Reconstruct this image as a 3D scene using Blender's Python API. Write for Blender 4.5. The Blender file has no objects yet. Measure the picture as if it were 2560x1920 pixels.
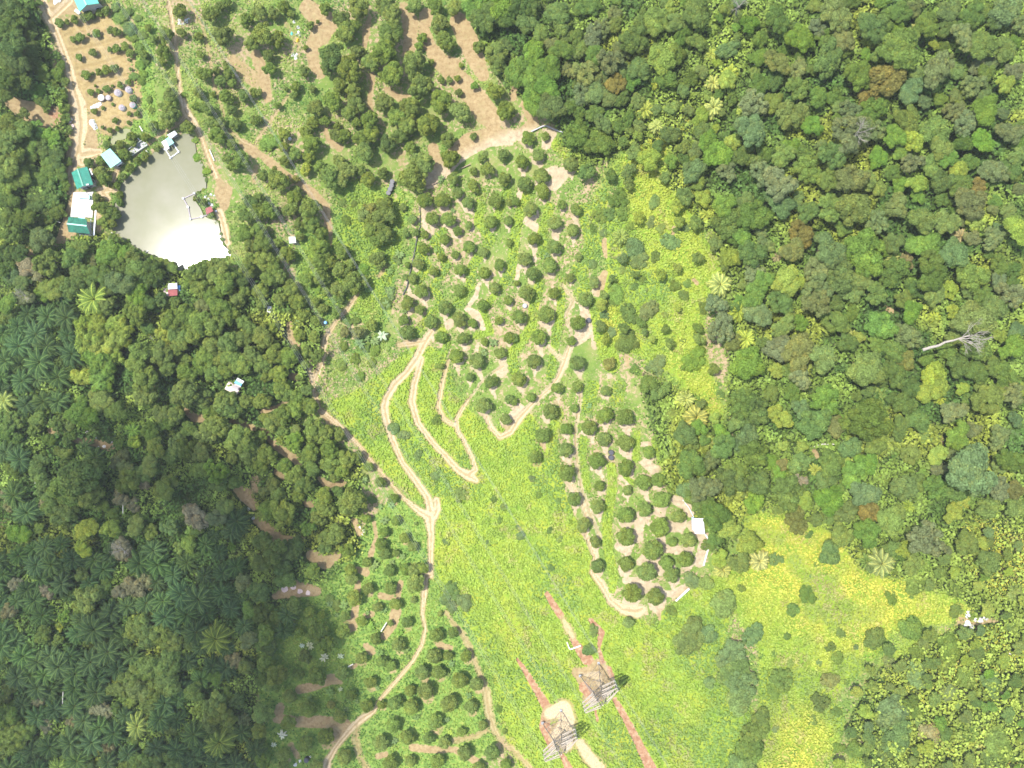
import bpy, math, random
import numpy as np

# ------------------------------------------------------------------ camera, sky, sun, exposure
sc = bpy.context.scene
COL = sc.collection
HC = 250.0                      # camera height above the pond (m)
FPX = 1920.0                    # focal length in photo pixels (2560 wide)
cam_d = bpy.data.cameras.new('camera')
cam_d.sensor_width = 36.0
cam_d.lens = 27.0
cam_d.clip_start = 1.0
cam_d.clip_end = 3000.0
cam = bpy.data.objects.new('camera', cam_d)
cam.location = (0, 0, HC)
cam.rotation_euler = (0, 0, 0)
COL.objects.link(cam)
sc.camera = cam

SUN = np.array([-99.0, 37.0, 250.0]); SUN /= np.linalg.norm(SUN)
ELEV = math.asin(SUN[2]); AZ = math.atan2(SUN[0], SUN[1])
world = bpy.data.worlds.new('World'); sc.world = world
world.use_nodes = True
wn = world.node_tree
sky = wn.nodes.new('ShaderNodeTexSky')
sky.sky_type = 'NISHITA'; sky.sun_disc = False
sky.sun_elevation = ELEV; sky.sun_rotation = AZ % (2*math.pi)
sky.air_density = 1.3; sky.dust_density = 2.5
wn.links.new(sky.outputs[0], wn.nodes['Background'].inputs[0])
wn.nodes['Background'].inputs[1].default_value = 0.15
sun_d = bpy.data.lights.new('sun', 'SUN')
sun_d.energy = 3.9; sun_d.angle = math.radians(0.55); sun_d.color = (1.0, 0.955, 0.88)
sun = bpy.data.objects.new('sun', sun_d)
from mathutils import Vector
sun.rotation_euler = Vector(tuple(-SUN)).to_track_quat('-Z', 'Y').to_euler()
sun.location = tuple(SUN*400)
COL.objects.link(sun)
sc.view_settings.view_transform = 'Standard'
sc.view_settings.look = 'None'
sc.view_settings.exposure = 0.92
sc.view_settings.gamma = 1.0
sc.view_settings.use_curve_mapping = False

rnd = random.Random(11)
npr = np.random.default_rng(11)

# ------------------------------------------------------------------ numeric helpers
def sstep(a, b, x):
    t = np.clip((np.asarray(x, float)-a)/(b-a), 0, 1)
    return t*t*(3-2*t)

def vnoise(x, y, s, seed=0):
    x = np.asarray(x, float)/s; y = np.asarray(y, float)/s
    xi = np.floor(x).astype(np.int64); yi = np.floor(y).astype(np.int64)
    fx = x-xi; fy = y-yi
    fx = fx*fx*(3-2*fx); fy = fy*fy*(3-2*fy)
    def h(a, b):
        n = (a*374761393 + b*668265263 + seed*974634777) & 0xffffffff
        n = ((n ^ (n >> 13))*1274126177) & 0xffffffff
        return ((n ^ (n >> 16)) & 0xffff)/65535.0
    return (h(xi, yi)*(1-fx)+h(xi+1, yi)*fx)*(1-fy)+(h(xi, yi+1)*(1-fx)+h(xi+1, yi+1)*fx)*fy

def fbm(x, y, s, seed=0, o=3):
    v = 0; a = 0.5; t = 0
    for i in range(o):
        v = v+a*vnoise(x, y, s/(2**i), seed+i*17); t += a; a *= .5
    return v/t

# photo-pixel plan of the place: tiles of the survey, 3.456 survey units to a photo pixel
TILE = {'A': (0, 0), 'B': (640, 0), 'C': (1280, 0), 'D': (1920, 0), 'E': (0, 480), 'F': (640, 480), 'G': (1280, 480), 'H': (1920, 480),
        'I': (0, 960), 'J': (640, 960), 'K': (1280, 960), 'L': (1920, 960), 'M': (0, 1440), 'N': (640, 1440), 'O': (1280, 1440), 'P': (1920, 1440)}
TS = 3.45625
def tp(t, x, y):
    ox, oy = TILE[t]
    return ox+x/TS, oy+y/TS
def zp(z, x, y):                # other survey windows (x0, y0, scale)
    ox, oy, s = {'1': (130, 300, 4.608), '3': (380, 640, 4.608), '4': (100, 0, 7.373), '5': (160, 200, 7.373), 'W': (0, 0, .8640625), 'T': (1330, 1620, 7.9)}[z]
    return ox+x/s, oy+y/s

GW, GH = 1280, 960              # mask raster, two photo pixels a cell
gx, gy = np.meshgrid((np.arange(GW)+.5)*2, (np.arange(GH)+.5)*2)
def blur(m, n, it=2):
    for _ in range(it):
        for ax in (0, 1):
            p = np.pad(m, [(n, n) if k == ax else (0, 0) for k in (0, 1)], mode='edge')
            c = np.cumsum(p, axis=ax)
            c = np.concatenate([np.zeros_like(np.take(c, [0], axis=ax)), c], axis=ax)
            k = 2*n+1
            m = (np.take(c, range(k, c.shape[ax]), axis=ax)-np.take(c, range(0, c.shape[ax]-k), axis=ax))/k
    return m
def poly_mask(pts, soft=2):
    m = np.zeros((GH, GW), bool)
    n = len(pts)
    for i in range(n):
        x1, y1 = pts[i]; x2, y2 = pts[(i+1) % n]
        if y1 == y2: continue
        c = ((gy > min(y1, y2)) & (gy <= max(y1, y2)) & (gx < (gy-y1)*(x2-x1)/(y2-y1)+x1))
        m ^= c
    m = m.astype(np.float32)
    return blur(m, soft, 2) if soft else m
def stroke(m, pts, w, soft=5.0, val=1.0):
    """pts in photo pixels, w = half width in photo pixels or a list of them"""
    ws = w if isinstance(w, (list, tuple)) else [w]*len(pts)
    for (a, b, w0, w1) in zip(pts[:-1], pts[1:], ws[:-1], ws[1:]):
        pad = max(w0, w1)+soft+4
        x0 = int(max(0, (min(a[0], b[0])-pad)//2)); x1 = int(min(GW, (max(a[0], b[0])+pad)//2+1))
        y0 = int(max(0, (min(a[1], b[1])-pad)//2)); y1 = int(min(GH, (max(a[1], b[1])+pad)//2+1))
        if x1 <= x0 or y1 <= y0: continue
        X = gx[y0:y1, x0:x1]; Y = gy[y0:y1, x0:x1]
        dx, dy = b[0]-a[0], b[1]-a[1]; L = dx*dx+dy*dy+1e-9
        t = np.clip(((X-a[0])*dx+(Y-a[1])*dy)/L, 0, 1)
        d = np.hypot(X-a[0]-t*dx, Y-a[1]-t*dy)
        v = np.clip((w0+(w1-w0)*t-d)/soft+.5, 0, 1)*val
        m[y0:y1, x0:x1] = np.maximum(m[y0:y1, x0:x1], v)
def disc(m, x, y, r, soft=5.0, val=1.0):
    stroke(m, [(x, y), (x+.01, y)], r, soft, val)
def samp(m, px, py):
    u = np.clip(np.asarray(px)/2-.5, 0, GW-1.001); v = np.clip(np.asarray(py)/2-.5, 0, GH-1.001)
    i = u.astype(int); j = v.astype(int); fu = u-i; fv = v-j
    return (m[j, i]*(1-fu)+m[j, i+1]*fu)*(1-fv)+(m[j+1, i]*(1-fu)+m[j+1, i+1]*fu)*fv
def T(s):
    """'A 1,2 3,4 B 5,6' -> photo pixels"""
    out = []; t = None
    for w in s.split():
        if w.isalpha() and w.isupper(): t = w
        else:
            a, b = w.split(','); out.append(tp(t, float(a), float(b)))
    return out
def Z(z, s): return [zp(z, *map(float, w.split(','))) for w in s.split()]

# ------------------------------------------------------------------ plan of the ground
POND = Z('1', '1530,165 1620,195 1645,300 1655,400 1730,520 1765,680 1768,790 1700,820 1650,850 1640,930 1700,1010 1735,1090 1790,1130 1900,1160 1930,1300 1955,1430 2045,1510 2030,1570 1900,1620 1700,1680 1530,1730 1400,1690 1300,1600 1230,1565 1060,1500 900,1400 720,1270 740,1100 735,960 795,850 805,740 880,680 980,570 1060,480 1150,430 1190,370 1290,330 1400,230')
POOL = Z('5', '865,1060 950,960 1130,895 1250,930 1140,1010 1130,1080 960,1120 930,1190 855,1150')
m_pond = np.maximum(poly_mask(POND, 2), poly_mask(POOL, 2))
def w2(w, n): return list(w) if isinstance(w, (list, tuple)) else [w]*n
def wob(p): return [(x+rnd.uniform(-1, 1), y+rnd.uniform(-1, 1)) for x, y in p]
mT = np.zeros((GH, GW), np.float32)      # pale driven tracks
mS = np.zeros((GH, GW), np.float32)      # bare tan soil
mR = np.zeros((GH, GW), np.float32)      # red earth
m_clear = np.maximum(poly_mask(Z('1', '235,820 490,820 490,1340 180,1320 180,1110 225,1110'), 1), poly_mask(Z('1', '210,530 480,530 480,800 210,800'), 1))
mW = poly_mask(T('A 470,230 620,160 780,170 930,110 1010,240 1130,400 1190,560 1230,830 1200,1010 1060,1110 900,1180 850,1120 800,1020 700,900 630,640 540,360'), 3)
mD = np.zeros((GH, GW), np.float32)      # darker lines along terrace steps and track middles
def tr(s, w, val=1.0):
    ww = w2(w, len(T(s)))
    if max(ww) > 4.5: stroke(mD, wob(T(s)), [1.3+.14*q for q in ww], 3.5, .85)
    stroke(mT, wob(T(s)), [q*.86*rnd.uniform(.85, 1.15) for q in w2(w, len(T(s)))], 5.0, val)
tr('A 345,-20 400,110 470,250 530,400 590,570 640,770 680,900 695,1080 680,1240 640,1380 605,1500 608,1659', [14, 15, 14, 12, 12, 14, 19, 22, 19, 13, 9, 8])
tr('A 700,1330 760,1310 860,1310', [14, 12, 10]); tr('A 690,1380 700,1410', 12)
tr('A 440,150 520,80 600,0', [10, 14, 14], .9)
tr('A 700,1340 780,1330 870,1310', [12, 9, 7])
tr('A 680,1230 690,1330', [12, 16])
tr('A 1455,-10 1478,150 1515,370 1530,560 1560,780 1600,960 1680,1070 1740,1200 1790,1350 1860,1530', [5, 5, 5, 5, 5, 11, 8, 5, 5, 6])
tr('A 1590,1010 1520,1090 1430,1130 1290,1240 1160,1350', [6, 4, 3.5, 3, 4])
tr('A 1040,1420 990,1520 960,1600 E 880,0 940,60 870,110', [7, 7, 12, 12, 6])
tr('A 850,1640 1000,1645', 7)
tr('E 830,180 870,240 850,330', [6, 9, 8])
tr('A 1500,5 1620,30 1690,130 1750,220 1800,430 1840,680 1900,880 1940,1000', [1.5, 2, 2, 3, 2.5, 2.5, 2.5, 2], .8)
tr('A 1980,1120 2100,1230 2190,1260 B 30,1180 190,950 300,790', [3, 4, 3, 3, 3, 2], .85)
tr('E 1890,170 1930,300 1960,440', [12, 14, 12])
tr('J 470,-180 500,60 540,210 700,340 880,520 1000,660 1150,850 1260,970 1400,1090 1500,1150', [7, 7, 8, 7, 6, 5, 4, 5, 10, 14])
tr('F 1120,640 1060,730', [5, 6], .7)
tr('F 880,870 800,1000 690,1120 600,1260 570,1480 500,1659', [6, 8, 7, 9, 9, 8], .9)
tr('J 1500,1150 1515,1300 1510,1500 1510,1659 N 1470,0 1450,150 1440,330 1460,460 1430,600 1350,740 1200,920 1080,1060 1010,1180 920,1230 830,1310 700,1470 620,1600 600,1660', [14, 9, 8, 8, 8, 8, 5, 5, 5, 5, 5, 5, 6, 10, 9, 7, 10, 14])
tr('J 1560,1000 1570,1080 1540,1150', [10, 9, 9])
tr('N 870,1290 860,1420 900,1560 960,1660', [9, 10, 9, 9], .6)
tr('F 1520,1200 1450,1310 1390,1440 1300,1560 1200,1659 J 1130,110 1110,200 1125,300 1170,470 1260,670 1370,820 1480,980 1510,1100', [8, 12, 13, 12, 12, 12, 12, 11, 10, 9, 10, 11, 12])
tr('F 1230,1320 1330,1310 1450,1290', [8, 10, 9], .8)
tr('F 1430,1440 1370,1659 J 1345,150 1400,340 1520,500 1650,640 1740,740 1830,790 1900,830', [9, 10, 10, 9, 9, 10, 12, 14, 10])
tr('J 1830,790 1900,740 1870,640 1800,500 1740,400 1735,300 1780,220 1830,140', [12, 8, 7, 7, 7, 7, 6, 4])
tr('J 1830,140 1890,60 1960,-30 F 2050,1560 2150,1500', [3, 2, 2, 3, 6], .8)
tr('F 1680,1390 1610,1640 J 1570,200 1620,300 1700,350', [3, 7, 7, 8, 8], .85)
tr('J 1985,270 2030,380 2110,460 2200,420 K 60,300 200,150 330,40 G 400,1600 450,1480 500,1340', [4, 7, 9, 9, 10, 6, 7, 8, 9, 7])
tr('G 310,1340 380,1400 440,1450', [4, 6, 8])
tr('G 500,1340 510,1200 470,1060 540,930 430,800', [5, 4, 4, 5, 5], .6)
tr('K 600,20 590,150 560,300 545,450 560,650 600,900 690,1150 760,1330', [5, 4, 5, 4, 5, 5, 5, 4], .75)
tr('K 500,840 600,1000 650,1150 640,1300 720,1500 O 700,-30 790,90 850,210 960,290 1080,310 1130,290', [7, 8, 6, 5, 8, 9, 10, 10, 14, 18, 12], .95)
tr('N 1640,310 1700,400 1790,510 1850,620 1900,760 1950,870 1990,1010 2010,1180 2060,1330 2130,1450 O 0,1490 100,1590 160,1659', [5, 6, 9, 8, 9, 8, 12, 14, 10, 7, 8, 10, 10], .7)
tr('N 1720,1420 1900,1380 2000,1330', [8, 7, 7], .6)
def so(s, w, val=1.0): stroke(mS, T(s), w, 9.0, val)
so('A 440,150 480,60 600,60', [18, 22, 20], .8)
so('A 760,1060 800,1250 720,1330', [18, 16, 10], .8)
so('A 560,400 600,800 620,1200 570,1500', [6, 6, 8, 8], .8)
so('A 90,880 220,960 400,980 500,960', [14, 26, 26, 12]); so('A 230,1060 380,1080 470,1010', [10, 18, 20]); so('A 350,620 380,660', 6)
so('E 640,20 600,160 570,280 540,400 480,450', [8, 9, 12, 14, 8])
so('E 560,360 620,370', 12)
so('E 220,490 270,540', [10, 8])
so('A 1060,-0 1130,150 1180,260', [4, 5, 3], .7)
so('A 1750,1200 1800,1350 1870,1500 1930,1659', [8, 8, 8, 16], .7); so('E 1930,0 1940,120', [24, 12], .9)
so('A 2000,500 2150,650 2200,700', [14, 22, 20], .6)
so('B 0,480 60,620 100,850', [16, 18, 14], .7)
so('B 450,70 600,200 560,300 480,400 500,560 560,640', [22, 32, 26, 16, 14, 12])
so('B 980,150 950,300 940,400', [8, 12, 8], .7)
so('B 1280,60 1330,180 1340,300 1310,470', [12, 20, 18, 14]); so('B 1470,130 1450,260 1500,400 1600,540 1720,560', [18, 14, 16, 22, 18])
so('B 1750,180 1830,350 1900,520 1960,650', [22, 26, 22, 16])
so('B 1640,560 1760,700 1900,850 1990,980 2060,1090', [24, 26, 28, 30, 16])
so('B 2190,1180 2000,1190 1850,1240 1720,1340 1600,1480 1500,1590', [20, 24, 28, 24, 22, 12])
so('B 1530,1280 1560,1400', [14, 14]); so('B 1000,660 1010,720 980,860 1000,980', [10, 7, 8, 8], .8); so('B 1130,770 1240,850 1320,830', [7, 9, 6])
so('B 1250,1330 1260,1440', [14, 12], .5); so('B 640,1060 600,1130 620,1200 720,1280', [6, 8, 8, 12], .7)
so('B 260,200 380,420', [10, 12], .5); so('B 0,1300 120,1400 250,1500 400,1600 480,1659 F 600,130 640,330 650,480', [5, 12, 8, 9, 12, 13, 9, 5], .95)
so('F 640,330 740,380 830,560', [5, 5, 3], .6)
so('A 2100,1240 2200,1320', [12, 16], .8)
so('A 2212,1440 2190,1560', 10, .6)
so('C 20,720 10,850', 8); so('C 100,900 190,1060 60,1170', [8, 14, 14]); so('C 330,1150 300,1250', [18, 14], .8)
so('C 350,1480 450,1500 360,1600', [14, 16, 16], .8); so('G 60,20 110,100', 7)
so('F 1200,20 1210,90', [8, 5], .8); so('F 1450,160 1450,280 1530,420 1630,490', [5, 6, 4, 3], .9)
so('F 1480,620 1430,740', [9, 8], .9); so('F 1300,780 1330,880 1390,920', [5, 6, 5], .9)
so('F 1930,790 1900,900 1820,1010 1930,1080 1970,1190', [5, 6, 6, 14, 9], .95); so('F 1680,1130 1620,1180', 12, .8)
so('F 2120,1560 2180,1440', 16, .6); so('F 1920,1310 1900,1380', 7, .7)
so('F 830,900 880,950 770,1060', [8, 12, 10], .6); so('F 290,1140 300,1260 370,1350', [8, 8, 10]); so('F 310,1590 350,1600', 9)
so('J 60,240 180,200 270,150', [6, 6, 5]); so('J 60,400 180,540 330,640 370,700', [8, 10, 10, 7]); so('J 180,760 240,800', [8, 8])
so('J 560,820 640,890 740,860', [8, 10, 12], .9); so('J 440,1030 480,1040', 9); so('J 0,1170 100,1250 220,1360 400,1340', [9, 14, 16, 8])
so('J 480,1480 600,1540 700,1480', [14, 18, 10]); so('J 850,1180 900,1290', [7, 8]); so('J 1020,1200 1040,1320 990,1480', [6, 5, 8], .9)
so('J 870,1600 950,1630', [7, 10]); so('J 930,620 980,650', 6); so('J 560,230 640,330', [9, 8])
so('N 170,170 350,110 520,130', [10, 22, 14], .9); so('N 880,60 860,260 840,440 790,480', [8, 9, 11, 6]); so('N 950,340 1000,330', 8)
so('N 1080,170 1220,200 1250,60', [9, 6, 8]); so('N 1210,310 1180,420 1110,520', [14, 12, 10]); so('N 950,600 1000,650', [8, 11]); so('N 830,790 860,770', 6)
so('N 380,980 470,960 650,890 720,910', [12, 12, 14, 8]); so('N 210,1130 180,1230 350,1260 550,1260 760,1290 700,1400', [11, 12, 14, 16, 18, 14]); so('N 300,1460 360,1560', 10, .6)
so('N 1590,600 1680,620', [10, 8], .8); so('N 1350,1480 1500,1500 1720,1500 1900,1600', [12, 12, 10, 12], .7); so('N 1050,1560 1120,1540', 9, .8)
so('K 60,220 10,300', [16, 16], .9); so('K 1130,520 1200,520', 8, .9); so('K 1140,680 1230,740', [10, 14], .9); so('K 1420,1000 1500,1050 1540,1120', [14, 14, 10], .9)
so('K 1560,1220 1680,1340 1620,1540', [14, 16, 14]); so('K 1280,1130 1240,1110', 8, .8); so('K 1100,1200 1090,1330', [14, 14], .8); so('K 1350,1230 1450,1230', 16, .8)
so('K 920,1400 1000,1450', 12, .8); so('K 1130,1500 1100,1540', 9, .9); so('K 1320,1420 1440,1440', 12, .8)
so('O 980,40 1080,40 1130,130 1250,80 1310,150 1400,160 1500,100', [9, 10, 10, 8, 8, 10, 12], .9)
so('G 560,1280 650,1200 640,1050', [14, 20, 16]); so('G 720,1220 730,1320', [12, 14]); so('G 740,860 800,700', [14, 8]); so('G 790,420 810,560', [9, 5], .9)
so('G 130,250 210,310', 12, .8); so('G 370,370 380,390', 9); so('G 550,220 560,280', 9, .7); so('G 190,500 200,600', 5, .9); so('G 50,640 40,740', [7, 8], .9)
so('G 820,1400 840,1600', [10, 7], .8); so('G 1570,760 1600,790', 6, .9); so('G 1400,310 1390,360', 6, .8); so('G 990,1420 1000,1500', 5, .8)
so('H 1020,1000 1070,1030', 6); so('L 390,570 420,620', 8, .8); so('L 1500,430 1510,560', 5, .8); so('L 1210,1030 1220,1110', 5, .9); so('K 1890,450 1930,540', [5, 6])
so('P 1650,380 1800,400 1980,380', [12, 10, 8], .6); so('I 440,400 470,410', 8); so('I 650,480 780,500 950,540', [7, 9, 12]); so('I 1580,210 1680,290 1850,320', [6, 12, 6], .9)
so('I 1990,320 2120,350 2200,380', [5, 10, 8], .8); so('I 2060,900 2120,960 2200,1060', [14, 18, 10]); so('I 2200,830 2212,900', 14, .6)
def rd(s, w, val=1.0): stroke(mR, T(s), w, 6.0, val)
rd('O 300,150 360,250 420,340', [6, 9, 9]); rd('O 520,540 590,640 650,720', [7, 12, 15]); rd('O 680,380 770,490 750,620 780,740', [7, 10, 4, 7], .9)
rd('O 45,715 120,830 200,960 300,1130', [4, 7, 9, 12]); rd('O 890,1070 1010,1280 1110,1480 1200,1659', [7, 9, 11, 14]); rd('O 430,1540 490,1659', [7, 10], .9)
rd('O 720,1160 740,1250', 5, .7); rd('O 300,1190 280,1300 350,1480', [12, 14, 10], .9); rd('O 620,960 690,1040', [14, 12], .8); rd('O 840,800 860,860', 8, .7)
rd('F 560,170 620,320', [3, 4], .6); rd('A 430,950 480,1000', [12, 10], .8)
stroke(mT, T('O 440,360 480,450 520,520'), [6, 11, 10], 6, .75)
stroke(mT, T('O 330,1190 440,1150 480,1250 420,1380 470,1450'), [18, 24, 22, 26, 20], 12, .95); stroke(mT, T('O 590,1450 660,1560 750,1659'), [14, 17, 18], 8, .85)
stroke(mS, T('O 560,830 640,880 740,800 800,880 740,1000 660,1050'), [14, 24, 26, 26, 26, 16], 12, 1); stroke(mT, T('O 560,830 620,850 740,860 760,930'), [5, 8, 14, 12], 8, .75); stroke(mS, T('O 400,1350 470,1420'), [26, 22], 8, 1)
for s in ('A 600,440 850,380 1080,310', 'A 650,590 900,530 1100,470', 'A 740,735 900,700 1130,630', 'A 560,300 620,280', 'A 730,920 860,880 960,830'):
    stroke(mD, T(s), 3.2, 5, 1)

LIME = Z('W', '700,870 760,850 830,800 900,740 960,760 990,860 1060,930 1150,890 1195,990 1225,1080 1280,1200 1310,1310 1400,1345 1460,1300 1540,1240 1600,1250 1560,1400 1640,1560 1660,1670 1130,1670 1090,1590 1060,1440 1010,1350 950,1290 935,1200 950,1090 900,1080 800,990 720,900')
YEL1 = Z('W', '1500,240 1560,190 1545,260 1450,300 1440,380 1500,430 1520,490 1560,560 1590,620 1530,640 1520,740 1560,860 1570,930 1500,900 1460,820 1380,770 1300,750 1290,680 1310,560 1270,500 1330,440 1330,340 1400,290')
YEL2 = Z('W', '1600,1100 1700,1100 1800,1150 1860,1230 1990,1260 2080,1290 2110,1340 2010,1350 1930,1360 1880,1440 1800,1500 1830,1560 1780,1670 1620,1670 1640,1540 1640,1400 1560,1290 1540,1240 1620,1200')
YEL3 = Z('W', '2060,1130 2130,1090 2212,1150 2300,1300 2150,1300 2080,1250')
YEL5 = Z('W', '1560,10 1630,60 1560,200 1470,270 1390,320 1330,420 1280,500 1250,450 1310,340 1400,260 1480,160')
YEL4 = Z('W', '1860,1440 1930,1360 2110,1350 2260,1290 2260,1700 1780,1700 1830,1560')
m_lime = poly_mask(LIME, 6); m_yel = np.maximum(np.maximum(poly_mask(YEL1, 8)*.85, poly_mask(YEL2, 10)), np.maximum(poly_mask(YEL3, 8)*.8, np.maximum(poly_mask(YEL4, 24)*.66, poly_mask(YEL5, 10)*.55)))
ORCH = Z('W', '860,400 960,350 1100,280 1200,270 1240,380 1290,430 1290,560 1290,740 1320,800 1380,900 1440,1050 1500,1080 1530,1150 1530,1230 1400,1340 1320,1310 1290,1240 1230,1080 1195,1000 1150,890 1060,930 960,760 900,730 860,720 870,620 900,520 860,450')
m_orch = poly_mask(ORCH, 4)
mV = np.zeros((GH, GW), np.float32)      # strips of creeper between the terrace rows
def vs(s, w):
    p = [(950+float(q.split(',')[0])/1.951, 450+float(q.split(',')[1])/1.951) for q in s.split()]
    stroke(mV, p, w, 9.0, .9)
for s_, w_ in (('90,120 70,350 30,480', 16), ('180,320 230,420 180,500', 12), ('500,60 480,200 540,290 450,420 440,520 380,600', 12), ('310,250 260,300 330,420 260,520 300,600 160,760', 10), ('720,60 670,200 650,350 640,460 590,520', 12),
               ('830,130 790,260 800,360', 12), ('560,560 500,640 540,740 470,760', 9), ('780,500 750,620 740,720 640,850 660,952', 13), ('890,480 880,640 850,820 830,952', 10), ('960,430 1010,520 960,560', 13),
               ('1000,150 1040,300 1000,420', 20), ('1060,620 1080,760 1130,900', 22), ('250,850 200,952', 14), ('300,720 330,800 290,880', 10), ('620,60 560,200', 10), ('1080,80 1060,200', 18)):
    vs(s_, w_)
for s_, w_ in (('K 620,480 600,650 650,900', 11), ('K 860,720 870,900 830,1100 820,1300 840,1480 880,1659', 12), ('K 1080,430 1070,640', 9), ('K 1250,500 1330,700 1400,900', 14), ('K 400,250 340,480 370,700 400,900 480,1150', 14),
               ('K 700,20 640,200', 16), ('K 930,20 900,150', 16), ('K 480,1150 560,1350 640,1600', 14), ('K 980,800 1040,850', 7), ('C 400,1250 500,1330 600,1400', 18), ('O 880,20 860,120', 10)):
    stroke(mV, T(s_), w_, 9.0, .9)
GRASS = [Z('W', '480,1300 700,1230 860,1060 920,1090 935,1200 960,1300 1010,1350 1060,1440 1090,1590 1000,1670 560,1670 560,1500 540,1400'),
         Z('W', '270,60 340,40 330,160 345,280 280,290 300,200'), Z('W', '720,380 900,420 860,560 840,700 700,690 640,600 640,520 720,500'),
         Z('W', '640,480 700,520 700,620 640,600 640,560'), Z('W', '620,880 680,850 700,880 650,900'), Z('W', '230,900 330,850 330,980 240,960')]
m_gr = np.zeros((GH, GW), np.float32)
mV = np.maximum(mV, poly_mask(GRASS[2], 10)*.55)
for g_ in GRASS: m_gr = np.maximum(m_gr, poly_mask(g_, 5))
RFOR = Z('W', '1010,-60 2300,-60 2300,1700 1900,1700 1830,1560 1900,1440 2110,1340 2080,1290 1990,1260 1860,1230 1800,1150 1700,1100 1600,1110 1560,1200 1520,1150 1440,1050 1380,800 1500,860 1570,930 1580,620 1520,490 1440,400 1450,300 1330,330 1250,380 1200,270 1180,240 1100,200 1020,80')
LFOR = Z('W', '-60,-60 90,-60 110,140 160,250 150,480 260,520 380,590 600,600 700,700 690,830 640,900 780,1000 780,1180 640,1300 540,1320 560,1450 540,1700 -60,1700')
m_ylb = blur(m_yel, 26, 2)
m_for = np.maximum(poly_mask(RFOR, 6), poly_mask(LFOR, 6))
# ------------------------------------------------------------------ survey of the plants: tile, then x,y,radius[,colour]
ORCHARD = '''
C 135,1195,70 285,1180,45 90,1400,70 230,1340,65 110,1590,75 250,1520,80 255,1640,70 510,1420,75
F 1460,70,80 1610,70,80 1840,95,65 1745,10,55 2065,70,75 2190,90,40 1520,230,70 1660,235,75 1840,290,42 2025,260,70 2180,250,50 1295,360,40 1380,350,40 1460,370,42 1350,235,48,l 1265,130,40,l 1630,410,55 1740,340,50 1845,475,65 1450,490,60 1605,565,42 1720,545,42 1960,520,55 1400,620,60 1310,630,32 1535,685,50 1770,675,62 2105,630,60 1975,700,62 1355,745,50 1290,735,32 2190,440,40 1435,855,72 1755,850,65 2060,830,60 1310,960,70 1420,1020,52 1630,1000,70 1960,980,60 2180,940,50 1510,1125,68 1755,1100,75 1875,1135,50 2100,1115,45 1275,1110,55 1305,1215,75 1600,1255,62 1790,1265,65 1975,1295,42 2190,1260,60 2110,1390,62 1730,1420,75 1910,1460,80 1600,1505,32 2030,1640,68 1850,1600,45
G 30,80,45 160,150,75 430,110,48 270,20,55 550,150,60 365,270,72 365,475,75 525,330,65 190,405,65 105,575,72 325,635,75,l 185,710,72 125,880,80 360,870,60 45,790,32 500,740,48 575,560,42 630,930,75,l 65,1080,75 295,1060,85 565,1135,78 230,1250,80 20,1260,45 510,1285,50 190,1460,75 565,1480,78 60,1620,75 840,1480,66,o 710,780,58,l
J 1965,180,82 2160,305,58 2190,130,50
K 20,150,40 390,35,60 565,25,58 165,115,50 330,235,80 535,210,45 810,60,55,l 265,440,80 470,390,62 800,270,85 975,290,90 660,375,78 795,480,72 975,510,88 465,565,75 200,635,68 730,665,85 980,725,85 1180,590,65,l 475,770,85 755,880,58 995,920,52,l 1130,850,85 1265,825,75 535,995,72 740,1060,75 980,1130,88 1145,1085,75 1290,995,90 1435,1145,72,l 615,1220,75 1275,1235,98 980,1325,92 718,1365,58 1385,1365,50,l 1525,1345,80 1215,1435,105 740,1575,70 980,1555,78 1330,1550,75 1500,1515,80 1160,1625,95 1380,1650,78
O 1035,150,95 1240,180,90 1005,400,58,l
J 975,715,50 1080,850,55 1185,990,50 1210,1180,50 1110,1280,52 1285,1330,55 1355,1400,55 1080,1380,62 1110,1470,58 1210,1460,40 960,1540,50 1150,1610,60 1290,1600,60 1370,1610,70 1380,1205,20 1440,1590,60 820,1610,66
N 830,20,66 970,110,60 850,190,80 1160,110,65 1210,240,62 770,350,55 910,385,58 1050,270,52,l 1165,405,32 1300,400,60 1360,205,35,l 1590,325,30,l 1380,70,95,l 460,310,60 570,330,42 750,480,70 1035,545,60 1230,590,70 910,710,62 1090,740,58,l 1165,775,58 740,840,70 985,920,65 820,1025,55 290,1040,70 450,1150,85 650,1110,45,o 725,1215,68 955,1125,68 1200,1095,75 1085,1110,48 1340,1130,78 1330,990,58 1470,990,85 1440,830,75 1580,830,70 1560,510,70 1540,690,75 1705,490,55 1660,685,50 1815,690,60 1760,900,80 1910,930,70 1670,1095,88 1855,1130,68 1550,1265,80 1185,1290,75 1310,1395,75 1080,1445,78 1490,1400,60 1625,1435,62 1775,1345,50 1960,1290,48 1805,1530,75 2040,1520,80 765,1560,75 605,1385,85 425,1450,80 275,1265,78 240,1540,75 1160,1620,80 1335,1600,58 1560,1600,75 1930,1650,60 520,1650,70 2145,1345,28 2160,1630,60
'''
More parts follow.
